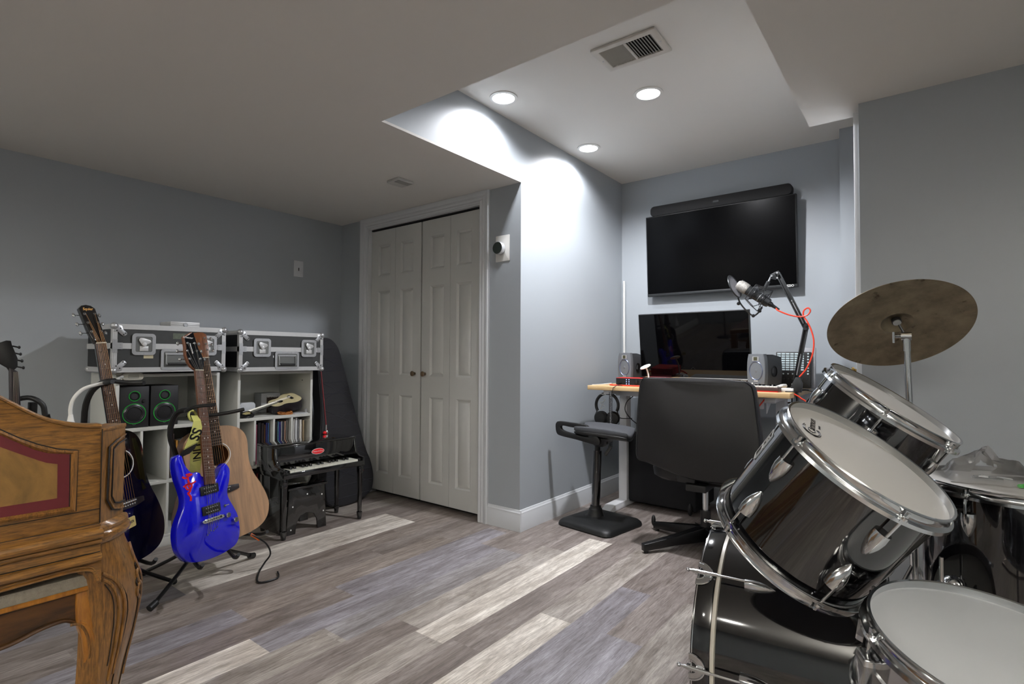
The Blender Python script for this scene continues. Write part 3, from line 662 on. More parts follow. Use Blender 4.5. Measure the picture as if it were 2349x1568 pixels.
def studio_monitor(M, label):
    t = thing('desk_speaker', label, 'speaker', M, 'grey desk speakers')
    w_, h_, d = .132, .208, .15
    out = [(-.05, 0), (.05, 0), (.058, .02), (.064, .09), (.062, .16), (.054, .202), (.045, .208), (-.045, .208), (-.054, .202), (-.062, .16), (-.064, .09), (-.058, .02)]
    out = smooth_loop(out, 3)
    b = B().m(GREYS); b.prism(out, 0, .03, MY); b.build('baffle', None, t, bevel=.006)
    o2 = [(a*.97, z*.97+.003) for a, z in out]; o3 = [(a*.82, z*.86+.012) for a, z in out]
    b = B(); b.loft([[Vector((a, y, z)) for a, z in o] for o, y in ((o2, 0), (o2, .06), (o3, d))]); b.build('cabinet', mat('dark_grey_shell', (62, 64, 67), rough=.45), t)
    b = B(); b.prism(rrect(.046, .03, .004), .0305, .034, MY @ TR((0, .178, 0))); b.build('tweeter_frame', mat('light_grey_frame', (150, 152, 152), rough=.4), t)
    B().box(-.013, .013, -.0345, -.034, .167, .189).build('tweeter', mat('tweeter_foil', (92, 92, 70), rough=.35, metal=.6), t)
    M2 = MY @ TR((0, .103, .03)) @ Matrix.Diagonal((1, 1.25, 1, 1))
    b = B().m(mat('woofer_shine', (96, 106, 130), rough=.28, metal=.5)); b.lathe([(.049, .001), (.046, .004), (.044, .001), (.03, -.008), (.016, -.011)], 40, M2); wf = b.build('woofer', None, t)
    B().lathe([(.018, -.011), (.016, -.004), (.008, .001), (0, .002)], 32, M2).build('dust_cap', GREYS, wf)
    B().box(-.014, .014, -.0315, -.0305, .038, .043).build('logo', WHITET, t)
    B().lathe([(.0065, .03), (.006, .042), (0, .043)], 16, MY @ TR((.022, .024, 0))).build('volume_knob', GREYS, t)
    B().lathe([(.0045, .03), (.0045, .032), (0, .032)], 16, MY @ TR((-.026, .024, 0))).build('power_light', WHITET, t)
    B().lathe([(.026, 0), (.028, .004), (.025, .004), (.025, .001), (0, .001)], 30, TR((.061, .06, .1), (0, PI/2, 0)) @ Matrix.Diagonal((1.25, 1, 1, 1))).build('side_port', BLACKM, t)
    return t
studio_monitor(TR((-1.735, 3.62, DZ+.02), (0, 0, -.15)) @ Matrix.Diagonal((.88, 1, 1, 1)), 'small grey desk speaker at the alcove wall end of the desk')
studio_monitor(TR((-.835, 3.62, DZ+.012), (0, 0, -.42)), 'small grey desk speaker between the monitor and the button controller')
for i, (x, rz) in enumerate(((-1.74, -.15), (-.835, -.42))):
    o = B().prism(rrect(.12, .13, .01), DZ+.0005, DZ+(.019 if i == 0 else .0115), TR((x+(.0 if i == 0 else .03), 3.68, 0), (0, 0, rz))).build('isolation_pad', RUBBER)
    tag(o, ('thin dark pad under the grey speaker at the alcove wall', 'thin dark pad under the grey speaker beside the monitor')[i], 'speaker pad', 'pads under the desk speakers')
def interface():
    t = thing('audio_interface', 'red audio interface box with a black front and lit buttons', 'audio interface', TR((-1.60, 3.42, DZ+.004), (0, 0, .1)) @ Matrix.Diagonal((.88, 1, 1.1, 1)))
    B().box(-.105, .105, -.06, .07, 0, .048).build('case', REDP, t, bevel=.002)
    B().box(-.1035, .1035, -.0625, -.06, .001, .0455).build('front_panel', BLACKP, t)
    LED = mat('blue_led', (150, 170, 255), emis=1.5, var=0)
    for ix in (-.02, 0): 
        for iz in (.011, .024, .037): B().cyl((ix, -.063, iz), (ix, -.0612, iz), .0032, seg=10).build('button', LED, t)
    for x in (-.078, -.05): B().lathe([(.011, .0612), (.009, .063), (.006, .0625), (0, .0615)], 20, MY @ TR((x, .03, 0))).build('socket', BLACKM, t)
    B().lathe([(.013, .0612), (.012, .078), (0, .079)], 24, MY @ TR((.06, .024, 0))).build('gain_knob', BLACKP, t)
    B().cyl((-.064, -.06, .014), (-.075, -.1, .012), .007, seg=12).build('plug', BLACKM, t)
interface()
tag(B().tube([(-1.76, 3.44, DZ+.004), (-1.74, 3.37, DZ+.005), (-1.66, 3.335, DZ+.006), (-1.58, 3.33, DZ+.006), (-1.5, 3.35, DZ+.005), (-1.44, 3.42, DZ+.004)], .0045, 8, smooth=4).build('red_cable', REDC), 'short orange red cable curled in front of the audio interface', 'cable')
tag(B().tube([(-1.86, 3.33, DZ+.003), (-1.83, 3.4, DZ+.004), (-1.77, 3.45, DZ+.012)], .0025, 6, smooth=4).build('white_cable', WHITEP), 'thin white cable at the desk corner by the alcove wall', 'cable')
def webcam():
    t = thing('ring_lamp', 'small white round disc light on a thin white stem', 'desk lamp', (-1.49, 3.44, DZ))
    b = B(); b.tube([(0, 0, 0), (.0, 0, .07), (-.008, 0, .105), (-.02, 0, .13)], .0052, 10, smooth=4); b.cyl((0, 0, 0), (0, 0, .006), .03); b.build('stem', WHITEP, t)
    B().lathe([(0, 0), (.035, 0), (.038, .004), (.035, .009), (0, .009)], 36, TR((-.02, 0, .128), (.35, -.3, 0))).build('disc', WHITEP, t)
webcam()
# things on the desk that mainly show as reflections in the monitor
t = thing('computer_keyboard', 'slim white computer keyboard mirrored in the monitor', 'keyboard', TR((-1.16, 3.52, DZ), (.0, 0, .05)))
B().prism(rrect(.42, .115, .01), 0, .012).build('base', WHITEP, t, bevel=.002)
for r_ in range(5): B().box(-.2, .2, -.05+r_*.021, -.032+r_*.021, .012, .015).build('key_row', WHITEP, t, bevel=.001)
t = thing('computer_mouse', 'white computer mouse mirrored in the monitor', 'mouse', TR((-1.42, 3.53, DZ+.0)))
B().sphere((0, 0, .0), .03, (1, 1.75, .95), 24).build('shell', WHITEP, t); B().box(-.003, .003, .02, .035, .026, .029).build('wheel', GREYM, t)
t = thing('red_box', 'flat dark red box mirrored in the monitor', 'box', TR((-1.60, 3.56, DZ)))
B().box(-.07, .09, -.03, .06, 0, .02).build('box', mat('dark_red', (140, 24, 34), rough=.5), t, bevel=.002); B().box(-.071, .091, -.031, .061, .009, .012).build('lid_seam', BLACKM, t)
tag(B().tube([(-1.395, 3.45, DZ+.047), (-1.378, 3.45, DZ+.062), (-1.362, 3.45, DZ+.046)], .0022, 6).build('card_stand', WHITEP), 'tiny white peaked wire stand in front of the monitor', 'stand')
def midi():
    t = thing('midi_keyboard', 'small keyboard with white keys and a red underside at the desk corner', 'keyboard', TR((-.775, 3.40, DZ), (0, 0, -.02)))
    B().box(-.105, .105, -.05, .05, .006, .026).build('case', mat('keyboard_brown', (70, 52, 50), rough=.5), t, bevel=.002)
    B().box(-.105, .103, -.052, .05, 0, .006).build('red_base', REDP, t)
    for k in range(10): B().box(-.1+k*.02, -.1+k*.02+.0185, -.049, -.005, .026, .034).build('white_key', WHITEP, t, bevel=.001)
    for k in (0, 1, 3, 4, 5, 7, 8): B().box(-.1+k*.02+.013, -.1+k*.02+.025, -.025, -.005, .034, .042).build('black_key', BLACKG, t)
    for r_ in range(2):
        for k in range(4): B().prism(rrect(.02, .018, .003), .026, .032, TR((-.06+k*.026, .014+r_*.022, 0))).build('pad', mat('pad_white', (190, 195, 200), rough=.5), t)
midi()
tag(B().prism(rrect(.1, .05, .008), 0, .022, TR((-.655, 3.44, DZ))).build('white_adapter', WHITEP, bevel=.004), 'white plastic adapter lying beside the boom arm base', 'adapter')
tag(B().prism(rrect(.085, .06, .02), 0, .018, TR((-.70, 3.53, DZ+.012), (.0, -.35, -.4))).build('white_gadget', WHITEP, bevel=.005), 'rounded white gadget with a grey face behind the small keyboard', 'gadget')
tag(B().prism(rrect(.045, .05, .006), 0, .045, TR((-.615, 3.56, DZ))).build('white_plug', WHITEP, bevel=.003), 'small white power plug behind the boom arm base', 'plug')
def controller():
    M = frame((-.682, 3.985, DZ+.0), (1, 0, 0), (0, .09, .996), (0, -.996, .09))
    t = thing('pad_controller', 'black button controller with rows of pale buttons leaning on the back wall', 'controller', frame((-.688, 3.86, DZ+.006), (1, 0, 0), (0, .12, .9928), (0, -.9928, .12)))
    B().prism(rrect(.205, .232, .006, cy=.116), -.018, 0).build('case', BLACKP, t, bevel=.002)
    PALE = mat('pale_button', (188, 204, 208), rough=.4)
    for r_ in range(8):
        for c_ in range(5): B().box(-.094+c_*.0255, -.094+c_*.0255+.021, .214-r_*.0148, .214-r_*.0148+.0095, 0, .004).build('button', PALE, t)
        B().box(.046, .062, .214-r_*.0148, .214-r_*.0148+.0095, 0, .004).build('button', PALE, t)
        B().cyl((.086, .219-r_*.0185, 0), (.086, .219-r_*.0185, .004), .0052, seg=12).build('round_button', PALE, t)
    for c_ in range(6): B().cyl((-.084+c_*.0275, .088, 0), (-.084+c_*.0275, .088, .004), .0048, seg=12).build('round_button', PALE, t)
    for c_ in range(7):
        x = -.084+c_*.0275
        B().box(x-.001, x+.001, .02, .066, 0, .0008).build('fader_slot', BLACKM, t)
        B().box(x-.006, x+.006, .052, .06, 0, .006).build('fader', GREYM, t)
controller()
tag(B().box(-.655, -.563, -.014, 0, 0, .262, TR((0, 3.905, DZ+.001), (-.08, 0, 0))).build('grey_board', mat('grey_board', (150, 152, 156), rough=.5), bevel=.004), 'plain grey panel standing behind the button controller', 'panel')

def boom():
    base = Vector((-.598, 3.44, DZ)); el = Vector((-.545, 3.45, 1.243)); tip = Vector((-.69, 3.45, 1.572))
    t = thing('boom_stand', 'black folding microphone arm clamped to the desk corner', 'microphone stand', base)
    def R(p): return Vector(p)-base
    b = B(); b.box(-.05, .01, -.03, .03, 0, .006); b.box(.004, .012, -.02, .02, -.06, .006); b.box(-.04, .012, -.02, .02, -.066, -.058); b.cyl((-.02, 0, -.085), (-.02, 0, -.03), .004, seg=10); b.cyl((-.02, 0, -.09), (-.02, 0, -.082), .012); b.build('clamp', BLACKM, t, bevel=.001)
    b = B(); b.prism([(-.02, 0), (.03, 0), (.035, .05), (.02, .085), (0, .085), (-.025, .03)], -.014, .014, MY); b.build('base_block', GREYM, t, bevel=.002)
    def arm(name, p, q, wdt):
        p, q = R(p), R(q); d = (q-p).normalized(); y = Vector((0, 1, 0)); x = y.cross(d).normalized(); b = B(); L_ = (q-p).length; M = frame(p, x, y, d)
        for s in (-1, 1): b.box(s*wdt-.003, s*wdt+.003, -.009, .009, 0, L_, M)
        b.box(-wdt, wdt, -.003, .003, L_*.45, L_*.48, M); b.box(-wdt, wdt, .004, .008, 0.01, L_-.01, M)
        b.build(name, GREYM, t, bevel=.001)
        b = B(); b.tube([(.0, 0, .03+.004*math.sin(0)), (.0, 0, L_*.5)], .0035, 8, M=M)
        for k in range(18): b.torus((0, 0, .03+k*.006), .0045, .0011, M=M, seg=12, k=5)
        b.build('spring', STEEL, t)
    arm('lower_arm', base+Vector((.0, 0, .07)), el, .010); arm('upper_arm', el, tip, .010)
    b = B(); e = R(el); b.cyl(tuple(e+Vector((0, -.014, 0))), tuple(e+Vector((0, .014, 0))), .013); b.cyl(tuple(e+Vector((.004, -.022, .016))), tuple(e+Vector((.004, .016, .016))), .008); b.cb(tuple(e+Vector((.002, 0, .01))), (.024, .02, .034)); b.build('elbow_joint', GREYM, t)
    e = R(tip); b = B(); b.prism([(-.035, -.03), (-.012, -.038), (.012, -.01), (.006, .012), (-.012, .006), (-.04, -.008)], -.009, .009, Matrix.Translation(e) @ MY); b.build('head_joint', GREYM, t, bevel=.001)
    b = B(); 
    for dx, dz in ((0, 0), (-.03, -.016), (.0, -.03)): b.cyl((e.x+dx, e.y-.012, e.z+dz), (e.x+dx, e.y+.012, e.z+dz), .0055, seg=12)
    b.build('bolt', STEEL, t)
    b = B(); b.cyl(tuple(e+Vector((-.036, 0, -.018))), tuple(e+Vector((-.052, 0, -.052))), .005); b.build('swivel_rod', STEEL, t)
    b = B(); b.cyl(tuple(e+Vector((-.05, 0, -.046))), tuple(e+Vector((-.075, 0, -.098))), .011); b.cyl(tuple(e+Vector((-.066, -.016, -.08))), tuple(e+Vector((-.066, .012, -.08))), .006, seg=12); b.build('mic_clip', GREYM, t)
boom()
MIC_C = Vector((-.815, 3.45, 1.452)); MIC_D = Vector((-.80, -.08, .60)).normalized()     # towards the grille
def microphone():
    u, v, n = basis(MIC_D)
    t = thing('microphone', 'large grey studio microphone with a silver mesh head hanging from the arm', 'microphone', frame(MIC_C, u, v, n) @ Matrix.Diagonal((1.22, 1.22, 1.08, 1)))
    B().lathe([(0, -.088), (.02, -.088), (.0225, -.08), (.0235, -.02), (.0245, .03), (.0245, .048), (0, .048)], 36).build('body', GREYM, t)
    m = mat('mic_mesh', (188, 184, 176), rough=.4, metal=.6, bump=1, bscale=900)
    b = B(); b.lathe([(.0245, .048), (.027, .052), (.028, .08), (.026, .1), (.018, .112), (0, .116)], 36); b.build('grille', m, t)
    for k in range(6): B().torus((0, 0, .056+k*.009), .0281, .0006, seg=30, k=6).build('grille_rib', STEEL, t)
    B().torus((0, 0, -.03), .0238, .0012).build('band', STEEL, t); B().cyl((0, 0, -.088), (0, 0, -.105), .014, .012).build('connector', BLACKM, t)
    b = B(); b.cyl((0, 0, -.1), (0, 0, -.15), .0095, .0055); b.build('cable_plug', BLACKP, t)
microphone()
def shock_mount():
    u, v, n = basis(MIC_D)
    t = thing('shock_mount', 'black wire cradle around the microphone body', 'shock mount', frame(MIC_C, u, v, n) @ Matrix.Diagonal((1.3, 1.3, 1.15, 1)))
    b = B()
    for z, r, k0 in ((-.06, .056, 0), (.02, .056, 45)):
        P4 = [(r*math.cos(math.radians(k0+90*k)), r*math.sin(math.radians(k0+90*k)), z) for k in range(4)]
        for k in range(4): b.tube([P4[k], P4[(k+1) % 4]], .0019, 6)
    b.build('outer_cage', BLACKM, t)
    b = B()
    for k in range(4):
        a0, a1 = math.radians(90*k), math.radians(45+90*k)
        b.tube([(.056*math.cos(a0), .056*math.sin(a0), -.06), (.068*math.cos(a1), .068*math.sin(a1), -.02), (.056*math.cos(a1), .056*math.sin(a1), .02)], .0019, 6)
    b.build('strut', BLACKM, t)
    b = B(); b.torus((0, 0, -.045), .027, .002, seg=30); b.torus((0, 0, .005), .027, .002, seg=30); b.build('inner_ring', BLACKM, t)
    b = B()
    for k in range(8):
        a = math.radians(45*k); b.tube([(.027*math.cos(a), .027*math.sin(a), -.045), (.04*math.cos(a+.3), .04*math.sin(a+.3), -.06)], .0012, 5); b.tube([(.027*math.cos(a), .027*math.sin(a), .005), (.04*math.cos(a+.3), .04*math.sin(a+.3), .02)], .0012, 5)
    b.build('elastic_band', FABRIC, t)
shock_mount()
def pop_filter():
    c = Vector((-.925, 3.42, 1.507)); n = Vector((.93, -.12, .35)).normalized(); u, v, n = basis(n)
    t = thing('pop_filter', 'round grey mesh pop filter in front of the microphone head', 'pop filter', frame(c, u, v, n))
    B().torus((0, 0, 0), .072, .004).build('rim', GREYM, t)
    m = bpy.data.materials.new('mesh_screen'); m.use_nodes = True; bb = m.node_tree.nodes['Principled BSDF']; bb.inputs['Base Color'].default_value = (.25, .25, .27, 1); bb.inputs['Alpha'].default_value = .72; bb.inputs['Roughness'].default_value = .7
    b = B(); b.lathe([(0, .001), (.071, .001)], 40); b.build('mesh', m, t)
    Mi = t.matrix_world.inverted()
    b = B(); P_ = [Mi @ Vector(p) for p in ((-.905, 3.42, 1.437), (-.893, 3.43, 1.40), (-.86, 3.44, 1.355), (-.826, 3.45, 1.325), (-.795, 3.45, 1.345), (-.775, 3.45, 1.375))]; b.tube([tuple(p) for p in P_], .0048, 8, smooth=3); b.build('gooseneck', BLACKM, t)
    for q in ((-.905, 3.43, 1.402), (-.826, 3.45, 1.325), (-.79, 3.45, 1.352)): B().sphere(tuple(Mi @ Vector(q)), .0105, seg=14).build('joint', BLACKM, t)
pop_filter()
cb = B(); cb.tube([(-.697, 3.44, 1.362), (-.683, 3.42, 1.348), (-.625, 3.42, 1.32), (-.57, 3.42, 1.307), (-.532, 3.42, 1.315), (-.517, 3.42, 1.339), (-.529, 3.42, 1.355), (-.549, 3.42, 1.341), (-.552, 3.425, 1.311), (-.532, 3.42, 1.276), (-.511, 3.42, 1.221), (-.501, 3.42, 1.16), (-.51, 3.42, 1.086), (-.539, 3.42, 1.013), (-.575, 3.42, .965)], .0042, 8, smooth=5)
tag(cb.build('microphone_cable', REDC), 'long orange red cable looping from the microphone down the boom arm', 'cable')
tag(B().tube([(-.60, 3.40, .868), (-.565, 3.40, .845), (-.53, 3.40, .79), (-.52, 3.4, .5), (-.55, 3.42, .03)], .004, 8, smooth=5).build('hanging_cable', REDC), 'orange red cable hanging off the desk corner below the boom arm', 'cable')
tag(B().tube([(-.52, 3.9, .9), (-.5, 3.86, .9), (-.48, 3.83, .8), (-.47, 3.84, .3), (-.47, 3.85, .01)], .004, 8, smooth=5).build('hanging_cable', REDC), 'orange red cable dropping down the back wall beside the desk', 'cable')
tag(B().tube([(-.585, 3.47, .885), (-.54, 3.46, .89), (-.47, 3.42, .87), (-.42, 3.35, .80), (-.4, 3.3, .4), (-.42, 3.3, .01)], .005, 8, smooth=5).build('black_cable', BLACKP), 'black cable arching from the boom arm base toward the drums', 'cable')
tag(B().tube([(-.84, 3.42, .72), (-.78, 3.42, .80), (-.76, 3.43, .83)], .004, 8).build('under_desk_cable', REDC), 'orange red cable slanting under the desk beside the chair back', 'cable')
def headphones():
    o = Vector((-1.79, 3.42, .715))
    t = thing('headphones', 'black over ear headphones hanging under the desk edge', 'headphones', frame(o, (.96, .28, 0), (-.28, .96, 0), (0, 0, 1)))
    out = [(.078*math.cos(math.radians(q)), 0, .02+.082*math.sin(math.radians(q))) for q in range(-30, 211, 15)]
    B().tube(out, .0105, 10, smooth=2).build('headband', LEATHER, t)
    for s, rz in ((-1, .5), (1, -.7)):
        M = TR((s*.042, -.015, -.07), (0, s*.25, rz+s*.75)) @ Matrix.Scale(1.4, 4) 
        b = B(); b.lathe([(0, -.012), (.03, -.012), (.034, -.004), (.034, .006), (.028, .014), (0, .016)], 30, M @ TR((0, 0, 0), (PI/2, 0, 0))); b.build('ear_cup', BLACKP, t)
        b = B(); b.torus((0, 0, 0), .028, .009, M @ TR((0, .014, 0), (PI/2, 0, 0)), seg=28); b.build('ear_cushion', LEATHER, t)
        b = B(); b.tube([(s*.07, 0, -.02), (s*.08, -.005, -.045), (s*.075, -.012, -.07)], .004, 8); b.build('yoke', BLACKM, t)
headphones()
t = thing('headphone_hook', 'white hook under the desktop holding the headphones', 'hook', (-1.815, 3.42, .845))
b = B(); b.box(-.022, .022, -.02, .02, -.038, -.030); b.tube([(0, .02, -.034), (0, .035, -.02), (0, .035, 0)], .004, 8); b.build('hook_arm', WHITEP, t)
tag(B().tube([(-1.815+.02*math.sin(k*.5), 3.40, .78-.0035*k-.0*math.cos(k)) for k in range(22)]+[(-1.80, 3.41, .78)], .0018, 6, smooth=2).build('earphones', WHITEP), 'thin white earphone wire looped inside the hanging headphones', 'earphones')
def coil():
    P_ = [(-1.60, 3.355, DZ+.006), (-1.655, 3.30, DZ+.006), (-1.672, 3.279, DZ-.01), (-1.675, 3.277, DZ-.03)]; n_ = 44
    z0, z1 = .84, .47
    for k in range(n_*8):
        a = 2*PI*k/8; z = z0+(z1-z0)*k/(n_*8); P_.append((-1.68+.011*math.cos(a), 3.262+.011*math.sin(a), z))
    P_ += [(-1.69, 3.262, .455), (-1.72, 3.3, .44), (-1.745, 3.36, .47), (-1.76, 3.42, .6), (-1.78, 3.42, .64)]
    tag(B().tube(P_, .0024, 6).build('coiled_cable', BLACKP), 'black coiled headphone cable dangling in front of the desk leg', 'cable')
coil()
def stool():
    t = thing('leaning_stool', 'grey padded leaning stool with a black post and square black base', 'stool', TR((-1.672, 3.10, 0), (0, 0, 0)))
    rz = math.radians(-8)
    M = TR((0, 0, 0), (0, 0, rz)); rings = []
    for sc_, z in ((1, 0), (1.02, .008), (1.0, .022), (.93, .036), (.75, .047), (.4, .053), (.16, .056)):
        rings.append([M @ Vector((a, b_, z)) for a, b_ in rrect(.40*sc_, .40*sc_, .05*sc_, 6)])
    B().loft(rings).build('base', RUBBER, t)
    B().lathe([(.075, .05), (.052, .06), (.044, .085), (.042, .10), (.036, .105), (.034, .12), (0, .12)], 40, TR((-.028, -.01, 0))).build('collar', BLACKP, t)
    B().cyl((-.028, -.01, .1), (-.02, 0, .47), .0275, seg=32).build('post', BLACKG, t)
    B().cyl((-.02, 0, .46), (-.02, 0, .55), .018, seg=24).build('gas_lift', BLACKM, t)
    b = B(); b.loft([[Vector((a-.0, b_, z)) for a, b_ in rrect(w_, w_*.8, w_*.2, 5)] for w_, z in ((.06, .50), (.16, .545), (.26, .565))]); b.build('mounting_plate', BLACKP, t)
    # saddle cushion: grid surface sagging in the middle
    c = math.radians(14); MS = TR((.035, .0, 0), (0, 0, c)); n_ = 18; V = []; b = B()
    def top(u_, v_): return .60+.028*(v_*v_)-.004+.032*max(0, math.cos(u_*PI/2))**.5*max(0, math.cos(v_*PI/2*.96))**.5+.012*u_*-1
    rows = []
    for i in range(n_+1):
        u_ = -1+2*i/n_; ring = []
        hw = .15*(1-.12*abs(u_)**3)
        for j in range(n_+1): v_ = -1+2*j/n_; ring.append(MS @ Vector((u_*.168, v_*hw, top(u_, v_))))
        for j in range(n_, -1, -1): v_ = -1+2*j/n_; ring.append(MS @ Vector((u_*.168, v_*hw, .572+.028*v_*v_-.012*u_)))
        rows.append(ring)
    b.loft(rows); b.build('cushion', FABRIC, t, bevel=.006)
    b = B(); b.loft([[p+Vector((0, 0, -.016 if k > n_ else -.03)) for k, p in enumerate(r)] for r in rows]); b.build('seat_shell', BLACKP, t, bevel=.004)
    # upright handle plate with a slot, on the near side
    out = smooth_loop([(-.27, .0), (-.262, -.045), (-.23, -.062), (-.12, -.075), (.02, -.095), (.05, -.085), (.045, -.055), (.0, -.02), (-.03, .008), (-.06, .022), (-.16, .028), (-.24, .03), (-.262, .022)], 4)
    inn = smooth_loop([(-.232, -.006), (-.225, -.022), (-.2, -.032), (-.15, -.040), (-.07, -.052), (-.03, -.052), (-.028, -.045), (-.04, -.03), (-.06, -.012), (-.08, -.004), (-.16, 0), (-.21, .005), (-.225, .002)], 4)
    b = B(); b.ring(out, inn, -.012, .012, TR((.02, -.13, .625), (0, 0, -.0)) @ MY); b.build('handle', BLACKP, t, bevel=.005)
    b = B(); b.tube([(.05, .0, .545), (.075, -.05, .53)], .005, 8); b.prism(rrect(.02, .07, .008), -.004, .004, TR((.095, -.075, .49), (PI/2-.4, .5, .0))); b.build('lever', BLACKP, t, bevel=.002)
stool()
def office_chair():
    t = thing('office_chair', 'black leather office chair seen from behind at the desk', 'office chair', TR((-1.01, 3.12, 0), (0, 0, .03)))
    # back: rounded slab, wider at the bottom, leaning slightly
    out = smooth_loop([(-.315, .02), (-.322, .12), (-.318, .3), (-.308, .43), (-.295, .468), (-.26, .482), (0, .484), (.24, .478), (.29, .462), (.312, .43), (.33, .3), (.345, .16), (.35, .03), (.33, -.03), (.25, -.055), (.1, -.062), (0, -.058), (-.1, -.04), (-.25, .0)], 3)
    M = TR((-.005, -.2, .475), (-.06, 0, 0)); rings = []
    cx, cz = 0, .22
    for s, y in ((.90, -.034), (.965, -.028), (.995, -.012), (1, .01), (.995, .035), (.96, .052), (.88, .06)):
        rings.append([M @ Vector((cx+(a-cx)*s, y-.02*(1-(a/.35)**2)*(1 if y < .02 else .3), cz+(z-cz)*(1-(1-s)*.8))) for a, z in out])
    B().loft(rings).build('backrest', LEATHER, t)
    b = B(); b.tube([tuple(M @ Vector((cx+(a-cx)*.985, -.028, cz+(z-cz)*.985))) for a, z in out], .0028, 6, closed=True); b.build('piping', LEATHER, t)
    rings = [[Vector((a, y_+.11, z)) for a, y_ in rrect(.56*s, .5*s, .1, 6)] for s, z in ((.9, .37), (1, .39), (1.02, .43), (.98, .465), (.85, .48))]
    B().loft(rings).build('seat', LEATHER, t)
    b = B(); b.box(-.05, .06, -.2, .1, .345, .385); b.box(-.1, .0, -.19, -.12, .385, .46); b.box(.0, .2, -.12, -.1, .385, .40); b.build('tilt_mechanism', BLACKP, t, bevel=.006)
    B().cyl((0, 0, .2), (0, 0, .36), .0165, seg=24).build('gas_lift', CHROME, t)
    B().cyl((0, 0, .04), (0, 0, .205), .028, seg=24).build('column', BLACKM, t)
    for k, ang in enumerate((-128, 162, 52, -38)):
        a = math.radians(ang); d = Vector((math.cos(a), math.sin(a), 0)); s = Vector((-d.y, d.x, 0)); L_ = .40 if k != 1 else .36
        rings = [[d*q+s*w_+Vector((0, 0, z)) for w_, z in ((-hw, z0), (hw, z0), (hw, z1), (-hw, z1))] for q, hw, z0, z1 in ((.01, .026, .035, .115), (.2, .022, .03, .08), (L_, .017, .012, .05))]
        lo = B().loft(rings).build('leg', BLACKM, t, bevel=.003)
        if k == 1: B().sphere(tuple(d*(L_+.01)+Vector((0, 0, .055))), .0135, (1, 1, 2.6), 14).build('glide', BLACKP, lo)
        B().cyl(tuple(d*(L_-.02)+Vector((0, 0, 0))), tuple(d*(L_-.02)+Vector((0, 0, .02))), .012).build('foot_pad', RUBBER, lo)
    B().cyl((0, 0, .115), (0, 0, .12), .03).build('cap', BLACKM, t)
office_chair()
def cabinet():
    t = thing('bass_cabinet', 'large black cloth covered cabinet under the desk', 'cabinet', TR((-1.54, 3.90, 0), (0, 0, 0)))
    B().box(-.26, .30, -.26, .13, .03, .50).build('cabinet_box', mat('black_cloth', (21, 21, 24), rough=.85, bump=.4, bscale=500), t, bevel=.012)
    for x, y in ((-.22, -.25), (.26, -.25)): B().sphere((x, y-.015, .045), .017, (1, 1, 2.5), 14).build('caster_foot', BLACKP, t)
    for x, y in ((-.22, .1), (.26, .1)): B().cyl((x, y, 0), (x, y, .035), .015).build('foot', RUBBER, t)
cabinet()
for i, (lab, P_) in enumerate((('thin black cable hanging from the desk rail beside the leg', [(-1.63, 3.5, .80), (-1.66, 3.46, .76), (-1.66, 3.44, .70), (-1.62, 3.46, .64), (-1.58, 3.5, .60)]), ('thin black cable running across below the desktop', [(-1.76, 3.5, .66), (-1.70, 3.46, .645), (-1.62, 3.46, .65)]), ('black wire tangle on the floor behind the chair column', [(-.95, 3.6, .3), (-.93, 3.6, .12), (-.9, 3.55, .02), (-.98, 3.5, .006), (-1.1, 3.45, .006), (-1.2, 3.5, .006)]))):
    tag(B().tube(P_, .0032, 6, smooth=5).build('loose_cable', BLACKP), lab, 'cable')

